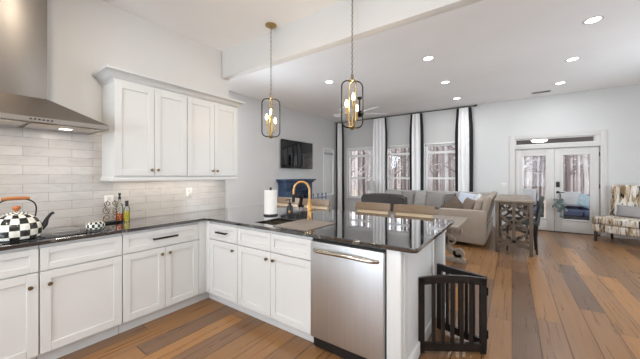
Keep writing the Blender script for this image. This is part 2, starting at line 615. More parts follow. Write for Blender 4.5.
        for i in range(n):
            for j in range(n):
                self.bm.faces.new((fr[i, j], fr[i + 1, j], fr[i + 1, j + 1], fr[i, j + 1]))
                q = (bk[i, j], bk[i, j + 1], bk[i + 1, j + 1], bk[i + 1, j])
                self.bm.faces.new(q)


def root_of(o):
    while o.parent:
        o = o.parent
    return o


def part(name, mb, mat, parent=None, world=True, angle=38):
    bm = mb.bm
    if parent is not None and world:
        r = root_of(parent)
        mi = Matrix.LocRotScale(r.location, r.rotation_euler, r.scale).inverted()
        bmesh.ops.transform(bm, matrix=mi, verts=bm.verts)
    bmesh.ops.recalc_face_normals(bm, faces=bm.faces)
    for f in bm.faces:
        f.smooth = True
    for e in bm.edges:
        if len(e.link_faces) == 2 and e.calc_face_angle(0) > math.radians(angle):
            e.smooth = False
    loc = Vector((0, 0, 0))
    if parent is None and world == 'origin':
        xs = [v.co.x for v in bm.verts]; ys = [v.co.y for v in bm.verts]; zs = [v.co.z for v in bm.verts]
        loc = Vector(((min(xs) + max(xs)) / 2, (min(ys) + max(ys)) / 2, min(zs)))
        bmesh.ops.translate(bm, verts=bm.verts, vec=-loc)
    me = bpy.data.meshes.new(name)
    bm.to_mesh(me)
    bm.free()
    me.materials.append(mat)
    o = bpy.data.objects.new(name, me)
    COL.objects.link(o)
    o.location = loc
    if parent is not None:
        o.parent = parent
    return o


def tag(o, label, cat, group=None, kind=None):
    o['label'] = label
    o['category'] = cat
    if group:
        o['group'] = group
    if kind:
        o['kind'] = kind
    return o


def thing(name, label, cat, loc=(0, 0, 0), rz=0.0, group=None):
    o = bpy.data.objects.new(name, None)
    o.empty_display_size = 0.1
    COL.objects.link(o)
    o.location = loc
    o.rotation_euler = (0, 0, rz)
    return tag(o, label, cat, group)


def solo(name, mb, mat, label, cat, group=None):
    return tag(part(name, mb, mat, None, 'origin'), label, cat, group)


def struct(name, mb, mat, parent=None):
    o = part(name, mb, mat, parent)
    if parent is None:
        o['kind'] = 'structure'
    return o


def copy_tree(o, loc=None, rz=None, label=None, parent=None):
    c = o.copy()
    COL.objects.link(c)
    if parent is not None:
        c.parent = parent
    for ch in list(o.children):
        copy_tree(ch, parent=c)
    if loc is not None:
        c.location = loc
    if rz is not None:
        c.rotation_euler = (0, 0, rz)
    if label:
        c['label'] = label
    return c


XY = lambda u, v, w: Vector((u, v, w))
XZ = lambda y: (lambda u, v, w: Vector((u, y + w, v)))
YZ = lambda x: (lambda u, v, w: Vector((x + w, u, v)))

# ------------------------------------------------------------------ the setting
XW = -3.26        # tile face of the kitchen wall
KC, LC = 3.07, 3.33
YF = 8.75
XL, XR, YB = -5.37, 3.6, -2.8

m = MB(); m.box(XL - .2, XR + .2, YB - .2, YF + .16, -.12, 0); struct('floor', m, M['floor'])
m = MB(); m.box(XL - .2, XR + .2, 2.43, YF + .16, LC, LC + .12); struct('ceiling', m, M['ceil'])
m = MB(); m.box(XW - .14, XR + .2, YB - .2, 2.33, KC, KC + .38); struct('ceiling_kitchen', m, M['ceil'])
m = MB(); m.box(XW, XR, 2.33, 2.43, 2.70, LC, 0.004); struct('beam', m, M['wall_white'])

FW = [(-4.86, -3.91, .60, 2.30), (-3.42, -2.52, .60, 2.30), (-2.17, -1.25, .60, 2.30),
      (.06, 1.64, 0.0, 2.04), (.08, 1.56, 2.15, 2.29)]


def wall_open(name, us, zs, holes, w0, w1, to3, mat):
    us = sorted(set(list(us) + [h[0] for h in holes] + [h[1] for h in holes]))
    zs = sorted(set(list(zs) + [h[2] for h in holes] + [h[3] for h in holes]))
    mb = MB()
    mb.slab(us, zs, lambda u, v: not any(h[0] < u < h[1] and h[2] < v < h[3] for h in holes), w0, w1, to3)
    return struct(name, mb, mat)


wall_open('wall_far', (XL - .2, XR + .2), (0, LC + .1), FW, 0, .16, XZ(YF), M['wall_grey'])
wall_open('wall_left', (2.45, YF), (0, LC + .1), [(7.90, 8.60, .66, 2.34), (2.62, 3.88, .7, 2.5)], -.16, 0, YZ(XL), M['wall_grey'])
m = MB(); m.box(XW - .14, XW - .012, YB, 2.45, 0, KC + .3); struct('wall_kitchen', m, M['wall_white'])
m = MB(); m.box(XL, XW - .14, 2.31, 2.45, 0, LC); struct('wall_living_return', m, M['wall_grey'])
wall_open('wall_right', (YB, YF), (0, LC + .1), [(1.25, 3.15, .7, 2.5), (5.05, 6.95, .7, 2.5)], 0, .16, YZ(XR), M['wall_grey'])
wall_open('wall_back', (XW - .14, XR), (0, KC + .2), [(-.35, 1.55, .7, 2.5), (-2.55, -.65, .7, 2.5)], -.16, 0, XZ(YB), M['wall_white'])
m = MB(); m.box(XW - .012, XW, -.6, 2.385, .915, 1.765); struct('wall_backsplash_tile', m, M['tile'])

# baseboards
m = MB()
for a, b in ((XL, -.06), (1.76, XR)):
    m.box(a, b, YF - .016, YF, 0, .13, .003)
struct('baseboard_far', m, M['trim'])
m = MB(); m.box(XL, XL + .016, 2.45, YF - .016, 0, .13, .003); struct('baseboard_left', m, M['trim'])


def window(name, x0, x1, z0, z1, y, rail=None, trans=None, fw=.045, depth=.10):
    """Double-hung window in an XZ wall whose room face is y."""
    fr = MB()
    for a, b, c, d in ((x0, x0 + fw, z0, z1), (x1 - fw, x1, z0, z1), (x0 + fw, x1 - fw, z0, z0 + fw), (x0 + fw, x1 - fw, z1 - fw, z1)):
        fr.box(a, b, y + .03, y + depth, c, d, .004)
    root = struct(name, fr, M['sash'])
    if rail:
        s = MB(); s.box(x0 + fw, x1 - fw, y + .045, y + .085, rail - .028, rail + .028, .004); part('rail', s, M['sash'], root)
    if trans:
        s = MB(); s.box(x0 + fw, x1 - fw, y + .04, y + .09, trans - .035, trans + .035, .004)
        part('transom_bar', s, M['sash'], root)
    g = MB(); g.box(x0 + fw, x1 - fw, y + .062, y + .066, z0 + fw, z1 - fw); part('glass', g, M['glass'], root)
    return root


def casing(parent, x0, x1, z0, z1, y, w=.07):
    c = MB()
    c.box(x0 - w, x0, y - .018, y + .03, z0 - .02, z1, .004)
    c.box(x1, x1 + w, y - .018, y + .03, z0 - .02, z1, .004)
    c.box(x0 - w, x1 + w, y - .022, y + .03, z1, z1 + w, .004)
    part('casing', c, M['sash'], parent)
    s = MB(); s.box(x0 - w - .02, x1 + w + .02, y - .05, y + .03, z0 - .035, z0, .005); part('sill', s, M['sash'], parent)


for i, (a, b, c, d) in enumerate(FW[:3]):
    w_ = window('window_%d' % (i + 1), a, b, c, d, YF, 1.285, 2.06)
    casing(w_, a, b, c, d, YF, .045)
w_ = window('window_4', FW[4][0], FW[4][1], FW[4][2], FW[4][3], YF, fw=.012, depth=.12)

# window on the side wall beyond the television, closed white blind
fr = MB()
for a, b, c, d in ((7.90, 7.94, .66, 2.34), (8.56, 8.60, .66, 2.34), (7.94, 8.56, .66, .70), (7.94, 8.56, 2.30, 2.34)):
    fr.box(XL - .1, XL + .012, a, b, c, d, .004)
w5 = struct('window_5', fr, M['sash'])
bl = MB()
zz = .72
while zz < 2.28:
    bl.box(XL - .05, XL - .035, 7.945, 8.555, zz, zz + .048, rot=(0, math.radians(14), 0)); zz += .05
part('blind', bl, M['blind'], w5)
bl = MB(); bl.box(XL - .03, XL - .002, 7.945, 8.555, 2.11, 2.19, .006); part('valance', bl, M['shade'], w5)
bl = MB(); bl.box(XL - .085, XL - .08, 7.94, 8.56, .70, 2.30); part('glass', bl, M['glass'], w5)

# unseen windows added behind the camera and in the side wall to bring light
for k, (a, b) in enumerate(((-.35, 1.55), (-2.55, -.65))):
    window('window_%d' % (6 + k), a, b, .7, 2.5, YB - .14, 1.6)
for k, (a, b) in enumerate(((1.25, 3.15), (5.05, 6.95))):
    fr = MB(); fw = .045
    for c, d, e, f in ((a, a + fw, .7, 2.5), (b - fw, b, .7, 2.5), (a + fw, b - fw, .7, .7 + fw), (a + fw, b - fw, 2.5 - fw, 2.5), (a + fw, b - fw, 1.57, 1.63)):
        fr.box(XR + .03, XR + .1, c, d, e, f, .004)
    r_ = struct('window_%d' % (8 + k), fr, M['sash'])
    g = MB(); g.box(XR + .062, XR + .066, a + fw, b - fw, .7 + fw, 2.5 - fw); part('glass', g, M['glass'], r_)

fr = MB()
for c, d, e, f in ((2.62, 2.665, .7, 2.5), (3.835, 3.88, .7, 2.5), (2.665, 3.835, .7, .745), (2.665, 3.835, 2.455, 2.5), (2.665, 3.835, 1.57, 1.63)):
    fr.box(XL - .1, XL - .03, c, d, e, f, .004)
r_ = struct('window_10', fr, M['sash'])  # hidden window added to brighten the living room
g = MB(); g.box(XL - .066, XL - .062, 2.665, 3.835, .745, 2.455); part('glass', g, M['glass'], r_)

# French doors
c = MB()
c.box(-.055, .06, YF - .02, YF + .12, 0, 2.40, .004)
c.box(1.64, 1.75, YF - .02, YF + .12, 0, 2.40, .004)
c.box(.06, 1.64, YF - .02, YF + .12, 2.30, 2.40, .004)
c.box(.06, 1.64, YF - .015, YF + .12, 2.04, 2.145, .004)
struct('trim_1', c, M['trim'])
m = MB(); m.box(.06, 1.64, YF, YF + .15, 0, .018, .003); struct('trim_2', m, M['gapdark'])


def french_leaf(name, x0, x1, hinge_right):
    d = MB()
    z0, z1 = .02, 2.035
    g0, g1, gz0, gz1 = x0 + .135, x1 - .135, .30, 1.885
    d.box(x0, g0, YF + .02, YF + .065, z0, z1, .003)
    d.box(g1, x1, YF + .02, YF + .065, z0, z1, .003)
    d.box(g0, g1, YF + .02, YF + .065, z0, gz0, .003)
    d.box(g0, g1, YF + .02, YF + .065, gz1, z1, .003)
    root = struct(name, d, M['trim'])
    f = MB()
    for a, b, c_, e in ((g0 - .02, g0 + .025, gz0 - .02, gz1 + .02), (g1 - .025, g1 + .02, gz0 - .02, gz1 + .02),
                        (g0 + .025, g1 - .025, gz0 - .02, gz0 + .025), (g0 + .025, g1 - .025, gz1 - .025, gz1 + .02)):
        f.box(a, b, YF + .01, YF + .075, c_, e, .005)
    part('glazing_frame', f, M['trim'], root)
    g = MB(); g.box(g0, g1, YF + .04, YF + .044, gz0, gz1); part('glass', g, M['glass'], root)
    return root


dl = french_leaf('door_1', .066, .846, False)
dr = french_leaf('door_2', .852, 1.634, True)
m = MB(); m.box(.875, .945, YF - .012, YF + .02, 1.09, 1.22, .01); m.box(.885, .935, YF - .016, YF - .012, 1.12, 1.2, .002)
k_ = part('door_lock', m, M['black'], dr); k_['label'] = 'black keypad lock'
m = MB(); m.lathe([(0, 0), (.032, 0), (.032, .014), (.012, .018), (.012, .05), (0, .05)], seg=20)
bmesh.ops.transform(m.bm, matrix=Matrix.Translation((.91, YF + .02, .965)) @ Matrix.Rotation(PI / 2, 4, 'X'), verts=m.bm.verts)
m.tube([(.91, YF - .03, .965), (.95, YF - .034, .967), (1.03, YF - .034, .962)], [.009, .010, .008], 10)
k_ = part('door_handle', m, M['black'], dr); k_['label'] = 'black door lever'
for z in (.25, 1.12, 1.86):
    m = MB(); m.tube([(1.638, YF + .012, z - .05), (1.638, YF + .012, z + .05)], .012, 10)
    part('hinge', m, M['blackmetal'], dr)

# ------------------------------------------------------------------ outside
m = MB(); m.box(-40, 30, YF + .16, 60, -.9, -.35); struct('ground_outside', m, M['leaf_litter'])
m = MB()
hp = [(60, -.6), (60, 9.5), (52, 8.0), (44, 4.2), (36, 1.2), (30, -.6)]
m.prism([(p[0], p[1]) for p in hp], lambda u, v, w: Vector((w - 50, u, v)), 90)
struct('hill', m, M['hill'])
m = MB(); m.box(-.7, 2.9, YF + .16, 11.6, -.30, -.02); struct('porch_deck_ground', m, M['deck'])
m = MB(); m.box(-.7, 2.9, YF + .16, 11.8, 2.37, 2.50); struct('porch_roof', m, M['soffit'])
for px in (-.6, 2.8):
    m = MB(); m.box(px - .07, px + .07, 11.45, 11.59, -.02, 2.37, .004); struct('trim_%d' % (3 if px < 0 else 4), m, M['trim'])
pl_ = thing('porch_lamp', 'white round lamp on the dark porch ceiling seen through the transom', 'lamp', (.62, 9.75, 2.37))
m = MB(); m.lathe([(0, 0), (.2, 0), (.2, -.02), (0, -.02)], (.62, 9.75, 2.37), 28); part('base_plate', m, M['trim'], pl_)
m = MB(); m.lathe([(.18, -.02), (.17, -.05), (.1, -.075), (0, -.08)], (.62, 9.75, 2.37), 28); part('lamp_shade', m, M['can'], pl_)


def tree_mesh(seed):
    rnd = random.Random(seed)
    mb = MB()
    H = rnd.uniform(8, 11)
    r = rnd.uniform(.035, .085)
    lean = (rnd.uniform(-.35, .35), rnd.uniform(-.2, .2))
    pts, rs = [], []
    for i in range(8):
        t = i / 7
        pts.append(Vector((lean[0] * t * t + rnd.uniform(-.05, .05) * (i > 0), lean[1] * t * t, H * t)))
        rs.append(r * (1 - .8 * t) + .01)
    mb.tube(pts, rs, 7)
    for k in range(11):
        z = rnd.uniform(1.6, H * .85)
        a = rnd.uniform(0, 2 * PI)
        L = rnd.uniform(.4, 1.1)
        t = z / H
        b = Vector((lean[0] * t * t, lean[1] * t * t, z))
        d = Vector((math.cos(a), math.sin(a), rnd.uniform(.2, .9)))
        p1 = b + d * L * .5 + Vector((0, 0, rnd.uniform(-.1, .2)))
        p2 = b + d * L
        rr = r * .4 * (1 - t * .5)
        mb.tube([b, p1, p2], [rr, rr * .7, rr * .3], 5)
        for q in range(2):
            e = p1 + (p2 - p1) * rnd.random()
            d2 = Vector((rnd.uniform(-1, 1), rnd.uniform(-1, 1), rnd.uniform(.1, .9)))
            mb.tube([e, e + d2 * rnd.uniform(.3, .8)], [rr * .5, rr * .15], 4)
    return mb


TREES = [part('winter_tree', tree_mesh(s), M['bark'], None, True) for s in range(8)]
rt = random.Random(3)
tn = 0
for wdg, n in (((-4.9, -3.85), 30), ((-3.45, -2.5), 26), ((-2.2, -1.2), 30), ((.1, .8), 22), ((.85, 1.6), 26)):
    for k in range(n):
        Y = 14.5 + 19 * (k + rt.random()) / n
        if wdg[0] < -1:
            Y = 13.5 + 20 * (k + rt.random()) / n
        X = (wdg[0] + (wdg[1] - wdg[0]) * rt.random()) * Y / YF
        o = TREES[tn] if tn < 8 else TREES[tn % 8].copy()
        if tn >= 8:
            COL.objects.link(o)
        o.location = (X, Y, -.36)
        o.rotation_euler = (0, 0, rt.uniform(0, 6.28))
        tag(o, 'bare leafless tree in the winter woods behind the house', 'tree', 'bare winter trees outside')
        tn += 1

# patio furniture behind the doors
def outdoor_seat(root, x0, x1, y0, n):
    m = MB()
    m.box(x0, x1, y0, y0 + .8, .08, .30, .02); m.box(x0, x0 + .11, y0, y0 + .8, .30, .60, .02); m.box(x1 - .11, x1, y0, y0 + .8, .30, .60, .02)
    m.box(x0 + .11, x1 - .11, y0 + .69, y0 + .8, .30, .80, .02)
    part('frame', m, M['patioframe'], root)
    w = (x1 - x0 - .24) / n
    for k in range(n):
        a = x0 + .12 + k * w
        m = MB(); m.box(a, a + w - .005, y0 - .01, y0 + .68, .30, .46, .04, 3); part('seat_cushion', m, M['patio'], root)
        m = MB(); m.box(a, a + w - .005, y0 + .48, y0 + .68, .46, .85, .05, 3); part('back_cushion', m, M['patio'], root)
    for x in (x0 + .05, x1 - .05):
        for y in (y0 + .05, y0 + .75):
            m = MB(); m.box(x - .03, x + .03, y - .03, y + .03, -.02, .08); part('leg', m, M['patioframe'], root)


ps = thing('outdoor_sofa', 'slate blue cushioned outdoor sofa on the porch behind the French doors', 'sofa', (1.52, 10.15, -.02))
outdoor_seat(ps, .87, 2.17, 9.75, 2)
pc = thing('outdoor_chair', 'slate blue outdoor armchair on the porch behind the console table', 'chair', (.33, 10.35, -.02))
outdoor_seat(pc, -.08, .74, 9.95, 1)


def pillow(name, loc, w, h, d, rx, ry, rz, mat, label, group=None):
    mb = MB()
    mt = Matrix.Translation(loc) @ Matrix.Rotation(rz, 4, 'Z') @ Matrix.Rotation(rx, 4, 'X') @ Matrix.Rotation(ry, 4, 'Y')
    mb.pillow(w, h, d, mt)
    return solo(name, mb, mat, label, 'pillow', group)


R = math.radians
pillow('outdoor_pillow', (1.30, 10.14, .73), .48, .42, .17, R(-14), 0, 0, M['pil_white'], 'white pillow on the porch sofa, beside the door lock')
pillow('outdoor_pillow', (1.62, 10.10, .68), .38, .36, .15, R(-16), R(20), 0, M['pil_aqua'], 'aqua and white pillow on the porch sofa')
pillow('outdoor_pillow', (.34, 10.33, .74), .52, .5, .17, R(-14), 0, 0, M['pil_white'], 'white pillow on the porch armchair above the console table')

# ------------------------------------------------------------------ kitchen cabinets
def shaker(mb, plane, a0, a1, z0, z1, face, th=.02, rail=.058):
    """Shaker front: plane 'X' (front faces +X at X=face, spans Y) or 'Y' (front faces -Y at Y=face, spans X)."""
    def bx(p0, p1, q0, q1, t0, t1, bev=.0015):
        if plane == 'X':
            mb.box(face - t1, face - t0, p0, p1, q0, q1, bev, 1)
        else:
            mb.box(p0, p1, face + t0, face + t1, q0, q1, bev, 1)
    bx(a0, a0 + rail, z0, z1, 0, th)
    bx(a1 - rail, a1, z0, z1, 0, th)
    bx(a0 + rail, a1 - rail, z0, z0 + rail, 0, th)
    bx(a0 + rail, a1 - rail, z1 - rail, z1, 0, th)
    bx(a0 + rail, a1 - rail, z0 + rail, z1 - rail, .010, th, 0)


def knob(plane, a, z, face, parent):
    mb = MB()
    mb.lathe([(0, 0), (.006, 0), (.005, .012), (.0135, .018), (.0145, .024), (.011, .029), (0, .030)], (0, 0, 0), 14)
    if plane == 'X':
        mt = Matrix.Translation((face, a, z)) @ Matrix.Rotation(PI / 2, 4, 'Y')
    else:
        mt = Matrix.Translation((a, face, z)) @ Matrix.Rotation(PI / 2, 4, 'X')
    bmesh.ops.transform(mb.bm, matrix=mt, verts=mb.bm.verts)
    part('knob', mb, M['bronze'], parent)


def pull(plane, a, z, face, L, parent):
    mb = MB()
    for s in (-1, 1):
        q = a + s * (L / 2 - .015)
        if plane == 'X':
            mb.box(face, face + .03, q - .007, q + .007, z - .006, z + .006, .002)
        else:
            mb.box(q - .007, q + .007, face - .03, face, z - .006, z + .006, .002)
    if plane == 'X':
        mb.box(face + .024, face + .036, a - L / 2, a + L / 2, z - .009, z + .009, .003)
    else:
        mb.box(a - L / 2, a + L / 2, face - .036, face - .024, z - .009, z + .009, .003)
    part('handle', mb, M['pull'], parent)


def cabinet(label, plane, a0, a1, back, face, fronts, body_a=None, name='base_cabinet', toe_back=None):
    """fronts: list of (kind, a0, a1, z0, z1, hardware)"""
    mid = (a0 + a1) / 2
    loc = ((back + face) / 2, mid, 0) if plane == 'X' else (mid, (back + face) / 2, 0)
    root = thing(name, label, 'cabinet', loc)
    b0, b1 = body_a or (a0, a1)
    bf = face - .021 if plane == 'X' else face + .021
    t = MB()
    if plane == 'X':
        t.box(back, bf, b0, b1, .10, .884)
    else:
        t.box(b0, b1, bf, back, .10, .884)
    part('body', t, M['cab'], root)
    t = MB()
    tk = face - .08 if plane == 'X' else face + .08
    if plane == 'X':
        t.box(tk - .016, tk, b0, b1, 0, .10)
    else:
        t.box(b0, b1, tk, tk + .016, 0, .10)
    part('toe_kick', t, M['cab'], root)
    g = .0018
    for kind, p0, p1, z0, z1, hw in fronts:
        mb = MB()
        shaker(mb, plane, p0 + g, p1 - g, z0 + g, z1 - g, face, rail=.058 if kind == 'door' else .045)
        fr = part(kind, mb, M['cab'], root)
        if hw and hw[0] == 'knob':
            knob(plane, hw[1], hw[2], face, fr)
        elif hw and hw[0] == 'pull':
            pull(plane, hw[1], hw[2], face, hw[3], fr)
    return root


FX = -2.715
DZ0, DZ1, DZ2, DZ3 = .112, .692, .698, .862
cabinet('white shaker base cabinet under the checked kettle, at the image edge', 'X', -.30, .459, XW, FX,
        [('drawer', -.30, .459, DZ2, DZ3, None),
         ('door', -.30, .079, DZ0, DZ1, ('knob', .03, .60)), ('door', .079, .459, DZ0, DZ1, ('knob', .415, .60))])
cabinet('white single-door base cabinet under the cooktop with one knob', 'X', .463, .961, XW, FX,
        [('drawer', .463, .961, DZ2, DZ3, None), ('door', .463, .961, DZ0, DZ1, ('knob', .513, .60))])
cabinet('white two-door base cabinet with one long drawer pull, beside the inner corner', 'X', .965, 1.72, XW, FX,
        [('drawer', .965, 1.66, DZ2, DZ3, ('pull', 1.31, .785, .23)),
         ('door', .965, 1.315, DZ0, DZ1, ('knob', 1.28, .63)), ('door', 1.315, 1.66, DZ0, DZ1, ('knob', 1.352, .63))])
m = MB(); m.box(FX - .021, FX, 1.662, 1.745, .112, .884, .001); m.box(FX - .021, -2.652, 1.745, 1.766, .112, .884, .001)
m.box(FX - .096, FX - .08, 1.722, 1.841, 0, .10); m.box(-2.795, -2.652, 1.825, 1.841, 0, .10); m.box(-2.795,-2.655,1.768,1.82,.10,.112)
solo('corner_filler', m, M['cab'], 'plain white filler strip where the two cabinet runs meet', 'filler')

FY = 1.745
YBK = 2.36
cabinet('narrow white base cabinet at the inner corner with a bar pull and one door', 'Y', -2.65, -2.202, YBK, FY,
        [('drawer', -2.65, -2.202, DZ2, DZ3, ('pull', -2.425, .785, .17)), ('door', -2.65, -2.202, DZ0, DZ1, ('knob', -2.255, .63))])
root = cabinet('white sink base cabinet with two doors below the undermount sink', 'Y', -2.198, -1.302, YBK, FY,
               [('drawer', -2.198, -1.75, DZ2, DZ3, None), ('drawer', -1.75, -1.302, DZ2, DZ3, None),
                ('door', -2.198, -1.75, DZ0, DZ1, ('knob', -1.788, .63)), ('door', -1.75, -1.302, DZ0, DZ1, ('knob', -1.705, .63))])
# make room for the bowl: the body is an open carcass
for ch in root.children:
    if ch.name.startswith('body'):
        t = MB()
        t.box(-2.198, -2.18, FY + .021, YBK, .10, .884); t.box(-1.32, -1.302, FY + .021, YBK, .10, .884)
        t.box(-2.18, -1.32, YBK - .018, YBK, .10, .884); t.box(-2.18, -1.32, FY + .021, YBK - .018, .10, .118)
        t.box(-2.18, -1.32, FY + .021, FY + .04, .10, .884)
        bmesh.ops.translate(t.bm, verts=t.bm.verts, vec=-root.location)
        t.bm.to_mesh(ch.data); t.bm.free()

# dishwasher
dw = thing('dishwasher', 'stainless steel dishwasher with arched bar handle in the peninsula', 'dishwasher', (-.99, 2.05, 0))
m = MB(); m.box(-1.298, -.684, FY + .03, YBK, .02, .876); part('body', m, M['black'], dw)
m = MB(); m.box(-1.294, -.690, FY - .022, FY + .028, .118, .862, .010, 3); d_ = part('door', m, M['steel'], dw)
hp, hr = [], []
for i in range(17):
    t = i / 16
    x = -1.255 + t * .525
    y = FY - .022 - .050 * math.sin(PI * t) ** .35 if 0 < t < 1 else FY - .02
    hp.append((x, y, .795 + .012 * math.sin(PI * t))); hr.append(.0145)
m = MB(); m.tube(hp, hr, 10); part('handle', m, M['chrome'], d_)
m = MB(); m.box(-1.294, -.690, FY + .055, FY + .075, 0, .112); part('toe_panel', m, M['black'], dw)

# peninsula end
pe = thing('peninsula_end_panel', 'white end panel and stile closing the peninsula beside the dishwasher', 'panel', (-.62, 2.2, 0))
m = MB(); m.box(-.680, -.585, FY, FY + .06, 0, .884, .002); part('stile', m, M['cab'], pe)
m = MB(); m.box(-.606, -.590, FY + .06, 2.66, 0, .884, .001)
m.box(-3.12, -.606, 2.64, 2.66, 0, .884, .001)
part('panel', m, M['cab'], pe)
m = MB()
m.box(-.590, -.580, FY + .06, FY + .12, .0, .884, .001); m.box(-.590, -.580, 2.60, 2.66, .0, .884, .001)
m.box(-.590, -.582, FY + .12, 2.60, .83, .884, .001); m.box(-.590, -.576, FY + .12, 2.60, 0, .10, .001)
part('frame', m, M['cab'], pe)
pp = thing('peninsula_post', 'white square post holding up the counter overhang above the gate', 'post', (-.575, 2.87, 0))
m = MB(); m.box(-.615, -.535, 2.83, 2.91, 0, .884, .003); part('shaft', m, M['cab'], pp)
m = MB(); m.box(-.625, -.525, 2.82, 2.92, 0, .12, .003); part('base', m, M['cab'], pp)
m = MB(); m.box(-.625, -.525, 2.82, 2.92, .82, .884, .003); part('capital', m, M['cab'], pp)

# countertop
SX0, SX1, SY0, SY1 = -2.06, -1.39, 1.835, 2.19
m = MB()
m.slab((XW, -2.69, SX0, SX1, -.48), (-.30, 1.728, SY0, SY1, 2.446, 3.10),
       lambda u, v: (u < -2.69 or v > 1.728) and not (SX0 < u < SX1 and SY0 < v < SY1), .885, .915, XY)
es = [e for e in m.bm.edges if all(abs(v.co.x + .48) < 1e-4 and (abs(v.co.y - 1.728) < 1e-4) for v in e.verts)]
es2 = [e for e in m.bm.edges if all(abs(v.co.x + .48) < 1e-4 and (abs(v.co.y - 3.10) < 1e-4) for v in e.verts)]
bmesh.ops.bevel(m.bm, geom=es + es2, offset=.045, segments=6, profile=.5, affect='EDGES')
ct = solo('countertop', m, M['granite'], 'black polished granite L-shaped countertop over the white base cabinets', 'countertop')
bv = ct.modifiers.new('edge', 'BEVEL'); bv.width = .005; bv.segments = 2; bv.limit_method = 'ANGLE'

# sink
sk = thing('sink', 'undermount stainless steel sink in the peninsula counter', 'sink', ((SX0 + SX1) / 2, (SY0 + SY1) / 2, .68))
m = MB()
a, b, c, d = SX0 - .004, SX1 + .004, SY0 - .004, SY1 + .004
m.box(a - .012, a, c - .012, d + .012, .68, .884); m.box(b, b + .012, c - .012, d + .012, .68, .884)
m.box(a, b, c - .012, c, .68, .884); m.box(a, b, d, d + .012, .68, .884); m.box(a, b, c, d, .68, .692)
part('bowl', m, M['sinksteel'], sk)
m = MB(); m.lathe([(0, 0), (.045, 0), (.045, .004), (.03, .006), (0, .003)], (-1.9, 2.0, .692), 20); part('drain', m, M['chrome'], sk)
m = MB(); m.box(-1.76, -1.375, 1.785, 2.235, .915, .923, .003)
solo('drying_mat', m, M['mat_grey'], 'grey-brown drying mat lying over half of the sink', 'mat')

# faucet
fa = thing('faucet', 'brushed gold gooseneck pull-down faucet behind the sink', 'faucet', (-1.735, 2.30, .915))
fx, fy = -1.735, 2.30
m = MB(); m.lathe([(0, 0), (.028, 0), (.028, .006), (.020, .012), (.020, .16), (.015, .17), (0, .17)], (fx, fy, .915), 20); part('base', m, M['gold'], fa)
# the neck turns in the plane from the base towards the bowl and the corner
dv = Vector((-.86, -.5, 0)).normalized()
pts = [Vector((fx, fy, 1.05)), Vector((fx, fy, 1.15)), Vector((fx, fy, 1.215))]
for i in range(1, 13):
    t = PI * i / 12 * .97
    pts.append(Vector((fx, fy, 1.215)) + dv * .082 * (1 - math.cos(t)) + Vector((0, 0, .09 * math.sin(t))))
e = pts[-1]
pts.append(e + Vector((0, 0, -.06)) + dv * .004)
m = MB(); m.tube(pts, .0125, 14); part('neck', m, M['gold'], fa)
m = MB(); e2 = pts[-1]; m.tube([e2 + Vector((0, 0, .01)), e2 + dv * .002 + Vector((0, 0, -.03)), e2 + dv * .004 + Vector((0, 0, -.075))], [.0135, .017, .015], 14)
k_ = part('spray_head', m, M['blackmetal'], fa); k_['label'] = 'black spray head'
m = MB()
hv = Vector((.80, -.35, 0)).normalized()
b0 = Vector((fx, fy, 1.0))
m.tube([b0, b0 + hv * .045], .014, 12); m.tube([b0 + hv * .04, b0 + hv * .06 + Vector((0, 0, .02)), b0 + hv * .105 + Vector((0, 0, .035))], [.008, .0075, .006], 10)
part('handle', m, M['gold'], fa)

# paper towel holder
pt = thing('paper_towel_holder', 'white paper towel roll on a black upright holder', 'paper towel', (-2.27, 2.27, .915))
m = MB(); m.lathe([(0, 0), (.082, 0), (.082, .012), (0, .014)], (-2.27, 2.27, .915), 30); part('base', m, M['black'], pt)
m = MB(); m.lathe([(.02, .018), (.071, .018), (.071, .285), (.02, .285)], (-2.27, 2.27, .915), 32); part('roll', m, M['paper'], pt)
m = MB(); m.lathe([(0, .012), (.007, .012), (.007, .29), (.013, .296), (.015, .308), (.009, .32), (0, .322)], (-2.27, 2.27, .915), 14); part('rod', m, M['black'], pt)

# soap bottle
sb = thing('soap_dispenser', 'black soap pump bottle between the paper towel and the faucet', 'soap dispenser', (-1.99, 2.28, .915))
c_ = (-1.99, 2.28, .915)
m = MB(); m.lathe([(0, 0), (.036, 0), (.038, .006), (.038, .105), (.030, .125), (.014, .135), (.014, .145), (0, .145)], c_, 22); part('bottle', m, M['black'], sb)
m = MB(); m.lathe([(0, .143), (.015, .143), (.015, .16), (.005, .162), (.005, .185), (.010, .187), (.010, .197), (0, .199)], c_, 14)
m.tube([(c_[0], c_[1], 1.105), (c_[0] - .03, c_[1] - .025, 1.104), (c_[0] - .036, c_[1] - .031, 1.096)], .005, 8)
part('pump', m, M['blackmetal'], sb)
m = MB(); m.box(-.012, .012, -.0395, -.0365, .045, .075, .001)
bmesh.ops.transform(m.bm, matrix=Matrix.Translation(c_) @ Matrix.Rotation(R(40), 4, 'Z'), verts=m.bm.verts)
part('badge', m, M['gold'], sb)

# cooktop
ck = thing('cooktop', 'black glass cooktop set in the counter below the range hood', 'cooktop', (-2.97, .44, .915))
m = MB(); m.box(-3.20, -2.745, -.02, .90, .915, .921, .002); part('glass_top', m, M['cooktop'], ck)
for (x, y, r) in ((-3.08, .18, .09), (-3.08, .66, .11), (-2.88, .2, .075), (-2.88, .64, .08)):
    m = MB()
    m.tube([(x + r * math.cos(2 * PI * k / 32), y + r * math.sin(2 * PI * k / 32), .9212) for k in range(32)], .0012, 4, True)
    part('burner_ring', m, M['vent'], ck)

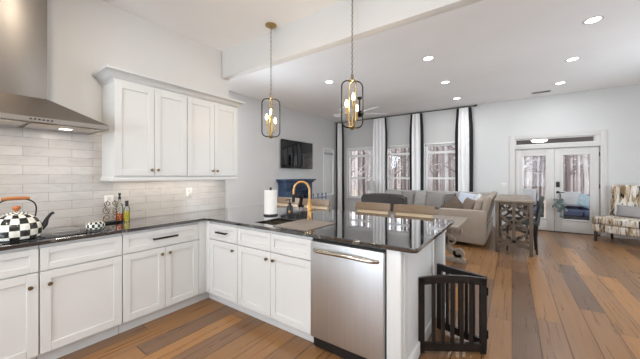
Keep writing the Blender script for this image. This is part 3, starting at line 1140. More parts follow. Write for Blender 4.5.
# kettle
KX, KY, KZ = -2.89, .375, .921
kt = thing('kettle', 'black and white checked enamel kettle with wooden grip on the cooktop', 'kettle', (KX, KY, KZ))
prof = [(.0, 0), (.098, 0), (.122, .010), (.131, .038), (.132, .072), (.126, .104), (.110, .136), (.087, .160), (.062, .174)]
m = MB(); m.lathe(prof, (KX, KY, KZ), 48, uv=True); part('body', m, M['kettle_check'], kt)
m = MB(); m.lathe([(.066, .168), (.062, .178), (.045, .188), (.02, .195), (0, .197)], (KX, KY, KZ), 32, uv=True); l_ = part('lid', m, M['rest_check'], kt)
m = MB(); m.lathe([(0, .194), (.008, .195), (.010, .2), (.020, .208), (.023, .218), (.018, .23), (0, .235)], (KX, KY, KZ), 18); part('knob', m, M['orange'], l_)
m = MB()
m.tube([(KX, KY + .118, KZ + .055), (KX, KY + .146, KZ + .085), (KX, KY + .158, KZ + .125), (KX + .01, KY + .178, KZ + .160)], [.026, .018, .011, .009], 14)
m.tube([(KX + .01, KY + .175, KZ + .157), (KX + .012, KY + .194, KZ + .168)], [.011, .010], 12)
part('spout', m, M['black'], kt)
hb = []
for i in range(21):
    t = PI * i / 20
    yy = math.cos(t)
    hb.append((KX, KY + .094 * yy + (.028 if yy > 0 else -.028) * math.sin(t) ** .8 * abs(yy) ** .5, KZ + .14 + .142 * math.sin(t) ** .6))
m = MB(); m.tube(hb, .0045, 8); h_ = part('handle', m, M['blackmetal'], kt)
m = MB(); m.tube([(KX, KY - .072, KZ + .283), (KX, KY - .035, KZ + .287), (KX, KY + .035, KZ + .287), (KX, KY + .066, KZ + .284)], [.011, .0135, .0135, .011], 12); part('grip', m, M['oak'], h_)

# checked spoon rest
m = MB()
m.lathe([(0, 0), (.045, 0), (.058, .012), (.062, .034), (.054, .058), (.034, .066), (.016, .062), (0, .060)], (-2.86, .818, .921), 32, .9, 1.1, uv=True)
solo('spoon_rest', m, M['rest_check'], 'black and white checked ceramic spoon rest on the cooktop', 'spoon rest')

# scrolled wire rack and bottles
wr = thing('wire_rack', 'dark scrolled wire rack against the backsplash below the outlet', 'rack', (-3.17, 1.03, .915))
m = MB(); m.box(-3.215, -3.105, .955, 1.105, .920, .932, .003)
for x in (-3.205, -3.115):
    for y in (.965, 1.095):
        m.box(x - .006, x + .006, y - .006, y + .006, .915, .922)
part('tray', m, M['blackmetal'], wr)
m = MB()


def spiral(cy, cz, r0, a0, turns, n=22, x=-3.17):
    return [(x, cy + r0 * (1 - .75 * i / n) * math.cos(a0 + turns * 2 * PI * i / n), cz + r0 * (1 - .75 * i / n) * math.sin(a0 + turns * 2 * PI * i / n)) for i in range(n + 1)]


for s in (-1, 1):
    cy = 1.03 + s * .034
    m.tube(spiral(cy, .965, .034, -PI / 2, 1.3 * s), .0036, 6)
    m.tube(spiral(cy, 1.035, .036, PI / 2, -1.3 * s), .0036, 6)
    m.tube(spiral(1.03 + s * .028, 1.098, .03, -PI / 2, 1.3 * s), .0036, 6)
    m.tube([(-3.17, 1.03 + s * .07, .93), (-3.17, 1.03 + s * .05, .985), (-3.17, 1.03 + s * .012, 1.0), (-3.17, 1.03 + s * .05, 1.068), (-3.17, 1.03 + s * .028, 1.13)], .0036, 6)
part('scrollwork', m, M['bronze'], wr)


def bottle(label, x, y, h, r, fill, liquid, stop, square=False):
    z = .915
    root = thing('oil_bottle', label, 'bottle', (x, y, z), 0, 'oil and vinegar bottles')
    m = MB(); m.lathe([(0, 0), (r, 0), (r, h * .58), (r * .75, h * .68), (r * .36, h * .74), (r * .32, h * .88), (r * .42, h * .9), (0, h * .9)], (x, y, z), 20); part('glass_body', m, M['bottleglass'], root)
    m = MB(); m.lathe([(0, .004), (r * .9, .004), (r * .9, h * fill), (0, h * fill)], (x, y, z), 20); part('liquid', m, liquid, root)
    m = MB(); m.lathe(stop, (x, y, z + h * .86), 16); part('stopper', m, M['black'], root)
    return root


bottle('clear decanter of amber vinegar with a tall black stopper, beside the wire rack', -3.165, 1.098, .255, .030, .34, M['amber'],
       [(0, 0), (.011, 0), (.013, .02), (.006, .035), (.012, .05), (.012, .062), (0, .066)])
bottle('olive oil bottle half full of yellow oil with a black cap', -3.125, 1.145, .21, .026, .50, M['olive'],
       [(0, -.03), (.015, -.03), (.015, .025), (0, .027)])


# outlets
def outlet(y, z, label, rock=False):
    r = thing('wall_outlet', label, 'outlet', (XW, y, z))
    m = MB(); m.box(XW, XW + .006, y - .038, y + .038, z - .06, z + .06, .002); part('plate', m, M['outlet'], r)
    for s in (-1, 1):
        m = MB(); m.box(XW + .006, XW + .0085, y - .015, y + .015, z + s * .027 - .018, z + s * .027 + .018, .001); part('socket', m, M['trim'], r)


outlet(1.04, 1.115, 'white wall outlet behind the wire rack')
outlet(1.862, 1.16, 'white wall outlet near the inner corner of the counter')
sp_ = thing('light_switch', 'white switch plate on the wall beside the French doors', 'switch', (-.173, YF, 1.12))
m = MB(); m.box(-.235, -.11, YF - .006, YF, 1.06, 1.18, .002); part('plate', m, M['outlet'], sp_)
for x in (-.2, -.145):
    m = MB(); m.box(x - .014, x + .014, YF - .009, YF - .006, 1.09, 1.15, .001); part('rocker', m, M['trim'], sp_)


# upper cabinets
UX = -2.95
def upper(label, a0, a1, end):
    root = thing('upper_cabinet', label, 'cabinet', (-3.1, (a0 + a1) / 2, 1.37))
    m = MB(); m.box(XW, UX - .021, a0, a1, 1.358, 2.27); part('body', m, M['cab'], root)
    md = (a0 + a1) / 2
    for (p0, p1, kp) in ((a0, md, md - .03), (md, a1, md + .03)):
        m = MB(); shaker(m, 'X', p0 + .002, p1 - .002, 1.368, 2.235, UX)
        d_ = part('door', m, M['cab'], root); knob('X', kp, 1.425, UX, d_)
    return root


upper('white two-door upper cabinet nearest the range hood', .985, 1.664, 'a')
upper('white two-door upper cabinet at the end of the kitchen wall', 1.668, 2.345, 'b')
# crown and light rail
def sweep_profile(prof, y0, y1, x_wall, xf):
    """Mitred crown: front run along Y plus returns to the wall."""
    mb = MB()
    rings = []
    for (o, z) in prof:
        rings.append([Vector((x_wall, y0 - o, z)), Vector((xf + o, y0 - o, z)), Vector((xf + o, y1 + o, z)), Vector((x_wall, y1 + o, z))])
    vv = [[mb.bm.verts.new(c) for c in r] for r in rings]
    n = len(vv)
    for i in range(n):
        a, b = vv[i], vv[(i + 1) % n]
        for j in range(3):
            mb.bm.faces.new((a[j], a[j + 1], b[j + 1], b[j]))
    mb.bm.faces.new([v[0] for v in vv]); mb.bm.faces.new([v[3] for v in reversed(vv)])
    return mb


m = sweep_profile([(-.02, 2.235), (.004, 2.235), (.004, 2.258), (.018, 2.264), (.034, 2.285), (.062, 2.312), (.078, 2.318), (.078, 2.336), (-.02, 2.336)], .985, 2.345, XW, UX - .02)
solo('crown_molding', m, M['cab'], 'white crown molding along the top of the upper cabinets', 'molding')
m = sweep_profile([(-.02, 1.318), (.012, 1.318), (.016, 1.33), (.010, 1.352), (.0, 1.358), (-.02, 1.358)], .985, 2.345, XW, UX - .02)
solo('light_rail', m, M['cab'], 'white light rail molding under the upper cabinets', 'molding')
ul = thing('under_cabinet_lamp', 'slim lamp strip glowing under the upper cabinets', 'lamp', (-3.12, 1.66, 1.345))
m = MB(); m.box(-3.16, -3.08, 1.05, 2.28, 1.338, 1.357, .003); part('housing', m, M['trim'], ul)
m = MB(); m.box(-3.15, -3.09, 1.07, 2.26, 1.335, 1.338); part('diffuser', m, M['strip'], ul)
area_light('under_cabinet_light', (0, 0, -.013), (0, 0, 0), .06, 1.15, 1.5, (1, .92, .80), ul)

# range hood
hd = thing('range_hood', 'stainless steel chimney range hood over the cooktop', 'range hood', (XW, .43, 1.75))
HY0, HY1, HXF = -.025, .885, -2.765
CY0, CY1, CXF = .305, .552, -2.99
m = MB(); m.box(XW, CXF, CY0, CY1, 1.94, KC, .002); part('chimney', m, M['hoodsteel'], hd)
m = MB()
r0 = [(XW, HY0, 1.785), (HXF, HY0, 1.785), (HXF, HY1, 1.785), (XW, HY1, 1.785)]
r1 = [(XW, CY0 - .002, 1.965), (CXF + .002, CY0 - .002, 1.965), (CXF + .002, CY1 + .002, 1.965), (XW, CY1 + .002, 1.965)]
rb = [(XW, HY0, 1.752), (HXF, HY0, 1.752), (HXF, HY1, 1.752), (XW, HY1, 1.752)]
vb = m.ring_sweep([[Vector(p) for p in r] for r in (rb, r0, r1)], True)
part('canopy', m, M['hoodsteel'], hd, angle=10)
m = MB()
for a, b in ((.015, .42), (.44, .845)):
    m.box(-3.20, -2.82, a, b, 1.7465, 1.752, .002)
part('filter', m, M['chrome'], hd)
for y in (.20, .66):
    m = MB(); m.box(-3.025, -2.955, y - .035, y + .035, 1.7445, 1.752, .002); part('lamp', m, M['strip'], hd)
for y in (-.23, .23):
    area_light('hood_light', (.27, y, -.012), (0, 0, 0), .07, .07, .9, (1, .90, .74), hd)
m = MB()
for k in range(6):
    m.box(HXF - .002, HXF + .004, .42 + k * .022, .432 + k * .022, 1.764, 1.774, .001)
part('button', m, M['black'], hd)


# ------------------------------------------------------------------ pendants
def rrect(w, h, r, n=6):
    pts = []
    for cx, cz, a0 in ((w / 2 - r, h / 2 - r, 0), (-w / 2 + r, h / 2 - r, PI / 2), (-w / 2 + r, -h / 2 + r, PI), (w / 2 - r, -h / 2 + r, 1.5 * PI)):
        for i in range(n + 1):
            a = a0 + PI / 2 * i / n
            pts.append((cx + r * math.cos(a), cz + r * math.sin(a)))
    return pts


def make_pendant(label, loc):
    p = thing('pendant_light', label, 'pendant light', loc, R(52), 'pendant lights over the peninsula')
    top, bot = -.835, -1.262        # relative to the kitchen ceiling
    cz, h = (top + bot) / 2, top - bot
    m = MB(); m.lathe([(0, 0), (.062, 0), (.062, -.012), (.045, -.02), (.012, -.024), (0, -.024)], (0, 0, 0), 26); part('canopy', m, M['brass'], p, False)
    m = MB()
    z = -.024
    k = 0
    while z > top + .05:
        ln = .03
        a = (k % 2) * PI / 2
        m.tube([(.0075 * math.cos(t) * math.cos(a), .0075 * math.cos(t) * math.sin(a), z - ln / 2 + (ln / 2) * math.sin(t)) for t in [2 * PI * q / 10 for q in range(10)]], .0022, 5, True)
        z -= .0245; k += 1
    m.tube([(.012 * math.cos(t), 0, top + .035 + .022 * math.sin(t)) for t in [2 * PI * q / 14 for q in range(14)]], .0028, 6, True)
    part('chain', m, M['bronze'], p, False)
    m = MB(); m.tube([(u, 0, cz + v) for u, v in rrect(.20, h, .055)], .0062, 8, True); k_ = part('frame', m, M['blackmetal'], p, False); k_['label'] = 'black rounded frame'
    m = MB(); m.tube([(0, u, cz + v) for u, v in rrect(.188, h - .012, .055)], .0062, 8, True); k_ = part('frame', m, M['brass'], p, False); k_['label'] = 'brass rounded frame'
    m = MB(); m.lathe([(0, .03), (.008, .03), (.014, .012), (.03, .006), (.03, -.006), (0, -.008)], (0, 0, top), 16)
    m.lathe([(0, .012), (.034, .010), (.036, .0), (.02, -.014), (.008, -.02), (0, -.022)], (0, 0, bot), 16)
    m.tube([(0, 0, bot), (0, 0, bot + .11)], .007, 8)
    part('hub', m, M['brass'], p, False)
    for j in range(3):
        a = 2 * PI * j / 3 + .4
        x, y = .056 * math.cos(a), .056 * math.sin(a)
        zz = bot + (.085, .125, .165)[j]
        m = MB(); m.tube([(0, 0, bot + .05), (x * .6, y * .6, bot + .045), (x, y, zz)], .004, 6)
        m.lathe([(0, 0), (.013, .002), (.013, .01), (.008, .012), (.008, .07), (0, .07)], (x, y, zz), 12)
        s_ = part('candle_sleeve', m, M['brass'], p, False)
        m = MB(); m.lathe([(0, .068), (.008, .07), (.015, .092), (.012, .115), (.004, .135), (0, .138)], (x, y, zz), 14)
        part('bulb', m, M['bulb'], s_, False)
    l = bpy.data.lights.new('pendant_glow', 'POINT'); l.energy = 5.0; l.color = (1, .82, .58); l.shadow_soft_size = .05
    o = bpy.data.objects.new('pendant_glow', l); COL.objects.link(o); o.parent = p; o.location = (0, 0, bot + .27)
    return p


pd = make_pendant('brass and black lantern pendant hanging beside the upper cabinets', (-2.235, 2.24, KC))
copy_tree(pd, (-1.20, 2.24, KC), R(46), 'brass and black lantern pendant hanging in front of the window curtains')

# ------------------------------------------------------------------ ceiling fittings
def can(label, x, y, z, w, group='recessed ceiling lights', tone=(.97, .98, 1)):
    r = thing('recessed_light', label, 'ceiling light', (x, y, z), 0, group)
    m = MB(); m.lathe([(.075, 0), (.075, -.004), (.098, -.006), (.098, 0)], (x, y, z), 28, cap=False)
    part('trim_ring', m, M['trim'], r)
    m = MB(); m.lathe([(0, -.003), (.076, -.003), (.076, 0), (0, 0)], (x, y, z), 28); part('lamp', m, M['can'], r)
    area_light('recessed_glow', (0, 0, -.012), (0, 0, 0), .15, .15, w, tone, r, 'DISK')
    return r


LAB = {(.84, 4.82): 'largest recessed ceiling light, high above the armchair corner', (.84, 6.24): 'recessed ceiling light second from the French doors, above the console table',
       (.84, 7.70): 'recessed ceiling light closest to the French doors', (-1.15, 4.82): 'recessed ceiling light between the beam and the middle window, nearest the beam',
       (-1.15, 6.26): 'recessed ceiling light in the middle of the row leading to the curtain beside the wall',
       (-1.15, 7.74): 'recessed ceiling light closest to the end of the curtain rod', (-3.14, 4.85): 'recessed ceiling light between the two pendant lanterns'}
for (x, y), lb in LAB.items():
    can(lb, x, y, LC, CAN_W)
can('added unseen ceiling light near the side wall windows, out of the frame', 2.8, 4.82, LC, CAN_W, 'added lights out of frame')  # unseen lamp added to help light the living room
can('added unseen ceiling light in the alcove behind the kitchen wall', -4.7, 3.2, LC, CAN_W * 2)  # hidden lamp added to lift the dim end of the living room
for x in (-2.0, -.4, 1.4):
    for y in (-1.4, .25):
        can('added unseen kitchen ceiling light out of the frame', x, y, KC, ADDED_KCAN_W, 'added kitchen lights', (1, .91, .77))  # lamps added out of view to fill the kitchen with light
cv = thing('ceiling_vent', 'grey slotted vent in the ceiling before the far wall', 'vent', (.56, 8.25, LC))
m = MB(); m.box(.38, .74, 8.19, 8.31, LC - .012, LC, .003); part('frame', m, M['vent'], cv)
m = MB()
for k in range(6):
    m.box(.40, .72, 8.202 + k * .017, 8.21 + k * .017, LC - .016, LC - .011)  # dark strips colour in the shade of the open slots
part('slat', m, M['ventdark'], cv)

fan = thing('ceiling_fan', 'pale-bladed ceiling fan with dark motor behind the front pendant lantern', 'ceiling fan', (-3.14, 6.25, LC))
FP = (-3.14, 6.25)
m = MB(); m.lathe([(0, LC), (.06, LC), (.05, LC - .05), (.015, LC - .06), (.013, 2.99), (0, 2.99)], (*FP, 0), 18); part('downrod', m, M['blackmetal'], fan)
m = MB(); m.lathe([(0, 3.0), (.05, 2.995), (.1, 2.96), (.105, 2.90), (.06, 2.87), (.05, 2.84), (0, 2.83)], (*FP, 0), 24); part('motor', m, M['blackmetal'], fan)
for k in range(5):
    a = 2 * PI * k / 5 + .75
    m = MB()
    m.prism([(.09, -.03), (.2, -.07), (.62, -.09), (.70, -.06), (.70, .06), (.62, .09), (.2, .07), (.09, .03)], lambda u, v, w: Vector((u, v, w)), .008)
    bmesh.ops.transform(m.bm, matrix=Matrix.Translation((*FP, 2.93)) @ Matrix.Rotation(a, 4, 'Z') @ Matrix.Rotation(R(13), 4, 'X'), verts=m.bm.verts)
    part('blade', m, M['fanblade'], fan)

# ------------------------------------------------------------------ TV wall
tv = thing('television', 'black flat screen television on the wall above the navy fireplace', 'television', (XL, 6.5, 1.58))
m = MB(); m.box(XL + .002, XL + .05, 6.25, 6.75, 1.75, 2.2); part('wall_bracket', m, M['black'], tv)
m = MB(); m.box(XL + .05, XL + .09, 5.72, 7.17, 1.58, 2.40, .006); part('bezel', m, M['black'], tv)
m = MB(); m.box(XL + .0895, XL + .0925, 5.735, 7.155, 1.60, 2.385, .001); part('screen', m, M['screen'], tv)

fp = thing('fireplace_mantel', 'navy blue fireplace mantel below the television', 'fireplace', (-5.2, 6.26, 0))
m = MB(); m.box(XL + .001, -4.99, 5.57, 6.95, 1.215, 1.265, .006); part('shelf', m, M['navy'], fp)
m = MB(); m.box(XL + .001, -5.03, 5.62, 6.90, 1.165, 1.215, .012); part('cornice', m, M['navy'], fp)
m = MB(); m.box(XL + .001, -5.07, 5.66, 6.86, .93, 1.165, .003); part('frieze', m, M['navy'], fp)
m = MB(); m.box(-5.07, -5.058, 5.84, 6.68, .98, 1.12, .004); part('frieze_panel', m, M['navydark'], fp)
for a in (5.66, 6.64):
    m = MB(); m.box(XL + .001, -5.07, a, a + .22, 0, .93, .003); m.box(-5.07, -5.055, a + .04, a + .18, .18, .88, .004); part('pilaster', m, M['navy'], fp)
m = MB(); m.box(XL + .001, -5.14, 5.88, 6.64, 0, .93, .002); part('surround', m, M['navydark'], fp)
m = MB(); m.box(-5.14, -5.125, 5.96, 6.56, .12, .78, .003); part('firebox', m, M['firebox'], fp)

rk = thing('blue_rack', 'blue metal rack with upright posts beside the fireplace', 'rack', (-4.62, 6.63, 0))
m = MB()
for y in (6.30, 6.53, 6.74, 6.95):
    m.tube([(-4.62, y, 0), (-4.62, y, .83)], .014, 8)
    m.lathe([(0, 0), (.02, .005), (.02, .03), (0, .04)], (-4.62, y, .82), 10)
part('post', m, M['bluemetal'], rk)
m = MB()
for z in (.25, .5, .72):
    m.tube([(-4.62, 6.29, z), (-4.62, 6.96, z)], .012, 8)
part('rail', m, M['bluemetal'], rk)
m = MB()
for y in (6.30, 6.95):
    m.box(-4.75, -4.49, y - .02, y + .02, 0, .03, .004)
part('foot', m, M['bluemetal'], rk)

# ------------------------------------------------------------------ curtains
cr = thing('curtain_rod', 'thin black curtain rod along the top of the far wall', 'curtain rod', (-3.1, 8.62, 3.28))
m = MB(); m.tube([(-5.32, 8.62, 3.285), (-.83, 8.62, 3.285)], .013, 10); part('rod', m, M['blackmetal'], cr)
for x in (-5.3, -3.9, -2.35, -.86):
    m = MB(); m.tube([(x, 8.75, 3.285), (x, 8.62, 3.285)], .010, 8); m.lathe([(0, 0), (.03, 0), (.03, .01), (0, .01)], (0, 0, 0), 12); 
    part('bracket', m, M['blackmetal'], cr)
m = MB(); m.lathe([(0, -.03), (.02, -.025), (.028, 0), (.02, .025), (0, .03)], (0, 0, 0), 14)
bmesh.ops.transform(m.bm, matrix=Matrix.Translation((-.81, 8.62, 3.285)) @ Matrix.Rotation(PI / 2, 4, 'Y'), verts=m.bm.verts)
part('finial', m, M['blackmetal'], cr)


def curtain(x0, x1, label, bands, seed, narrow=1.0):
    rnd = random.Random(seed)
    root = thing('curtain', label, 'curtain', ((x0 + x1) / 2, 8.62, 0.02), 0, 'banded window curtains')
    nz, folds = 14, max(3, round((x1 - x0) / .12))
    ph = rnd.uniform(0, 6)

    def y_at(s, z):
        amp = .020 + .012 * (1 - z / 3.27)
        return 8.62 + amp * math.sin(folds * 2 * PI * s + ph + .5 * math.sin(z * 1.3 + seed)) + .01 * math.sin(3 * s + z)

    def x_at(s, z):
        g = .5 + (s - .5) * (1 - .16 * math.exp(-((z - 3.27) / .35) ** 2) + .02 * math.sin(z * 2 + seed))
        return x0 + (x1 - x0) * g

    def sheet(s0, s1, n, name, mat):
        mb = MB()
        grid = [[[None] * (nz + 1) for _ in range(n + 1)] for _ in range(2)]
        for side in range(2):
            for i in range(n + 1):
                for j in range(nz + 1):
                    s = s0 + (s1 - s0) * i / n
                    z = .02 + 3.24 * j / nz
                    grid[side][i][j] = mb.bm.verts.new((x_at(s, z), y_at(s, z) + (.005 if side else 0), z))
        for i in range(n):
            for j in range(nz):
                for sd in range(2):
                    g = grid[sd]
                    mb.bm.faces.new((g[i][j], g[i + 1][j], g[i + 1][j + 1], g[i][j + 1]))
        for i in range(n):
            for j in (0, nz):
                mb.bm.faces.new((grid[0][i][j], grid[0][i + 1][j], grid[1][i + 1][j], grid[1][i][j]))
        for j in range(nz):
            for i in (0, n):
                mb.bm.faces.new((grid[0][i][j], grid[0][i][j + 1], grid[1][i][j + 1], grid[1][i][j]))
        part(name, mb, mat, root, angle=80)
    w = .07 / (x1 - x0)
    s0 = w * 1.2 if 'l' in bands else 0
    s1 = 1 - w * (1.35 if 'R' in bands else 1.1) if ('r' in bands or 'R' in bands) else 1
    sheet(s0, s1, folds * 8, 'panel', M['curtain'])
    if s0:
        sheet(0, s0, 6, 'edge_band', M['band'])
    if s1 < 1:
        sheet(s1, 1, 6, 'edge_band', M['band'])


curtain(-5.30, -4.96, 'narrow white curtain with black edges in the corner by the blind window', 'lr', 1)
curtain(-3.83, -3.33, 'white curtain with a black edge between the first and second far windows', 'r', 2)
curtain(-2.62, -2.20, 'white curtain with black edges between the second and third far windows', 'lr', 3)
curtain(-1.33, -.88, 'widest white curtain with black edges at the end of the rod', 'lR', 4)

# table lamp beside the sofa
et = thing('end_table', 'small dark round table under the grey lamp at the sofa end', 'table', (-3.72, 8.2, 0))
m = MB(); m.lathe([(0, .56), (.22, .56), (.22, .59), (0, .59)], (-3.72, 8.2, 0), 26); part('tabletop', m, M['stoolleg'], et)
m = MB(); m.lathe([(0, 0), (.15, 0), (.13, .03), (.025, .05), (.025, .56), (0, .56)], (-3.72, 8.2, 0), 18); part('pedestal', m, M['stoolleg'], et)
tl = thing('table_lamp', 'table lamp with a grey drum shade between the windows', 'lamp', (-3.72, 8.2, .59))
m = MB(); m.lathe([(0, 0), (.07, 0), (.07, .015), (.03, .03), (.06, .12), (.05, .2), (.012, .26), (.010, .36), (0, .36)], (-3.72, 8.2, .59), 20); part('base', m, M['pil_white'], tl)
m = MB(); m.lathe([(.165, .31), (.13, .60), (.126, .60), (.161, .31), (.165, .31)], (-3.72, 8.2, .59), 28, cap=False); part('lamp_shade', m, M['shade'], tl)


# ------------------------------------------------------------------ counter stools
def make_stool(label, loc):
    s = thing('counter_stool', label, 'stool', loc, 0, 'counter stools along the peninsula')
    # local: faces -Y, back at y=+.22
    m = MB(); m.box(-.22, .22, -.21, .20, .60, .67, .025, 3); part('seat', m, M['linen'], s, False)
    m = MB(); m.box(-.215, .215, -.205, .195, .565, .60, .004); part('seat_frame', m, M['stoolleg'], s, False)
    for x in (-.19, .19):
        m = MB(); m.tube([(x, -.18, .57), (x * 1.1, -.2, 0)], [.02, .015], 8); part('leg', m, M['stoolleg'], s, False)
        m = MB(); m.tube([(x * 1.1, .22, 0), (x, .19, .55), (x, .22, .80), (x * .95, .262, .965)], [.015, .02, .018, .014], 8); part('leg', m, M['stoolleg'], s, False)
    m = MB()
    for (a, b) in (((-.2, -.19, .22), (.2, -.19, .22)), ((-.2, .205, .3), (.2, .205, .3)), ((-.2, -.19, .3), (-.2, .205, .3)), ((.2, -.19, .3), (.2, .205, .3))):
        m.tube([a, b], .011, 6)
    part('stretcher', m, M['stoolleg'], s, False)

    def curved(z0, z1, y0, th, hw, name, mat):
        mb = MB()
        rings = []
        for i in range(13):
            u = -1 + i / 6
            x = u * hw
            yb = y0 - .045 * u * u
            rr = .012
            rings.append([Vector((x, yb - th / 2, z0)), Vector((x, yb + th / 2, z0)), Vector((x, yb + th / 2 + .02, z1 - rr)), Vector((x, yb + th / 4 + .02, z1)),
                          Vector((x, yb - th / 4 + .02, z1)), Vector((x, yb - th / 2 + .02, z1 - rr))])
        mb.ring_sweep(rings)
        return part(name, mb, mat, s, False, 30)
    curved(.905, 1.005, .255, .032, .245, 'backrest', M['stool_tan'])
    pd_ = curved(.79, .905, .245, .028, .215, 'back_pad', M['linen'])
    m = MB()
    for i in range(17):
        u = -1 + i / 8
        m.lathe([(0, -.004), (.0055, -.002), (.0055, .002), (0, .004)], (u * .235, .258 - .045 * u * u - .018, .915), 6)
    part('nailhead', m, M['stud'], s, False)
    return s


sx_ = [-3.03, -2.46, -1.53, -.99]
SLAB = ['tan-backed counter stool seen behind the black soap pump', 'tan-backed counter stool seen behind the gold faucet',
        'tan-backed counter stool in front of the dark leather armchair', 'tan-backed counter stool nearest the open end of the peninsula']
st = make_stool(SLAB[0], (sx_[0], 3.20, 0))
for x, lb in list(zip(sx_, SLAB))[1:]:
    copy_tree(st, (x, 3.20, 0), 0, lb)

# ------------------------------------------------------------------ trestle table
tt = thing('trestle_table', 'weathered wooden table with scrolled trestle legs behind the peninsula', 'table', (-1.4, 4.3, 0))
m = MB(); m.box(-2.25, -.57, 3.95, 4.96, .655, .70, .006); part('tabletop', m, M['weathered'], tt)
m = MB(); m.box(-2.15, -.67, 4.04, 4.88, .59, .655, .004); part('apron', m, M['weathered'], tt)
for cx, yy in ((-.90, 4.80), (-1.75, 4.06)):
    to3 = (lambda cx, yy: (lambda u, v, w: Vector((cx + u, yy + w, v))))(cx, yy)
    m = MB()
    for sg in (-1, 1):
        # a tall S that runs from one side of the top to the other side of the foot, with curled ends
        pts = [(sg * (-.20 + .44 * k / 30 + .07 * math.sin(2 * PI * k / 30)), .58 - .50 * k / 30) for k in range(31)]
        m.ribbon(pts, .075, to3 if sg > 0 else (lambda f: (lambda u, v, w: f(u, v, w + .002)))(to3), .07)
        for zc, xc in ((.50, .17), (.14, .20)):
            m.ribbon([(sg * (xc + .075 * (1 - .55 * k / 22) * math.cos(-PI * .3 + 2.3 * PI * k / 22)), zc + .075 * (1 - .55 * k / 22) * math.sin(-PI * .3 + 2.3 * PI * k / 22)) for k in range(23)], .04, to3, .066)
        m.ribbon([(sg * (.09 + .06 * math.cos(2 * PI * k / 18)), .33 + .06 * math.sin(2 * PI * k / 18)) for k in range(19)], .034, to3, .06)
    part('scroll_leg', m, M['scroll'], tt)
    m = MB(); m.box(cx - .30, cx + .30, yy - .01, yy + .08, 0, .065, .008); part('foot', m, M['scroll'], tt)

# ------------------------------------------------------------------ leather armchair
la = thing('leather_armchair', 'dark brown leather armchair seen from behind beyond the stools', 'armchair', (-2.08, 5.6, 0))
m = MB()
rings = []
for i in range(15):
    u = -1 + i / 7
    x = -2.08 + u * .44
    zt = 1.015 - .022 * u * u - (.03 if abs(u) > .95 else 0)
    rings.append([Vector((x, 5.12, .10)), Vector((x, 5.32, .10)), Vector((x, 5.27, zt - .03)), Vector((x, 5.22, zt)), Vector((x, 5.13, zt)), Vector((x, 5.085, zt - .03))])
m.ring_sweep(rings)
part('backrest', m, M['leather'], la, angle=50)
m = MB(); m.box(-2.36, -1.80, 5.3, 6.0, .10, .46, .03, 3); part('seat', m, M['leather'], la)
for a in (-2.52, -1.79):
    m = MB(); m.box(a, a + .15, 5.3, 6.02, .08, .64, .04, 3); part('arm', m, M['leather'], la)
for x in (-2.45, -1.71):
    for y in (5.18, 5.95):
        m = MB(); m.box(x - .025, x + .025, y - .025, y + .025, 0, .11, .004); part('leg', m, M['darkleg'], la)

# ------------------------------------------------------------------ sectional sofa
sf = thing('sectional_sofa', 'greige L-shaped sectional sofa along the windows and the console table', 'sofa', (-1.2, 7.6, 0))
m = MB()
m.box(-1.22, -.40, 6.14, 8.42, .09, .30, .02); m.box(-3.25, -1.22, 7.52, 8.42, .09, .30, .02)
part('base', m, M['sofa_beige'], sf)
m = MB()
# near end arm: rounded slab that slants up into the backrest
poly = [(-1.24, .09), (-.46, .06), (-.41, .10), (-.37, .66), (-.40, .705), (-1.20, .705), (-1.25, .66)]
m.prism(poly, lambda u, v, w: Vector((u, 5.96 + w, v)), .18)
bmesh.ops.bevel(m.bm, geom=list(m.bm.edges), offset=.022, segments=3, profile=.5, affect='EDGES')
part('arm', m, M['sofa_beige'], sf)
m = MB()
poly = [(-.54, .28), (-.45, .28), (-.30, .93), (-.33, .965), (-.39, .965), (-.44, .93)]
m.prism(poly, lambda u, v, w: Vector((u, 6.06 + w, v)), 2.36)
bmesh.ops.bevel(m.bm, geom=list(m.bm.edges), offset=.015, segments=2, profile=.5, affect='EDGES')
part('backrest', m, M['sofa_beige'], sf)
m = MB(); m.box(-3.25, -.44, 8.26, 8.42, .30, .93, .03, 3); part('backrest', m, M['sofa_grey'], sf)
m = MB(); m.box(-3.36, -3.25, 7.52, 8.42, .09, .66, .03, 3); part('arm', m, M['sofa_beige'], sf)
for (a, b, c_, d) in ((-1.20, -.55, 6.15, 6.86), (-1.20, -.55, 6.87, 7.55), (-1.20, -.55, 7.56, 8.24), (-2.22, -1.21, 7.50, 8.24), (-3.24, -2.23, 7.50, 8.24)):
    m = MB(); m.box(a, b, c_, d, .30, .46, .04, 3); part('seat_cushion', m, M['sofa_beige'], sf)
for (c_, d) in ((6.16, 6.84), (6.86, 7.54), (7.56, 8.22)):
    m = MB(); m.box(-.63, -.49, c_, d, .44, .90, .045, 3, rot=(0, R(13), 0)); part('back_cushion', m, M['sofa_beige'], sf)
for (a, b) in ((-3.22, -2.56), (-2.54, -1.88), (-1.86, -1.22)):
    m = MB(); m.box(a, b, 8.10, 8.24, .44, .88, .045, 3, rot=(R(-8), 0, 0)); part('back_cushion', m, M['sofa_grey'], sf)

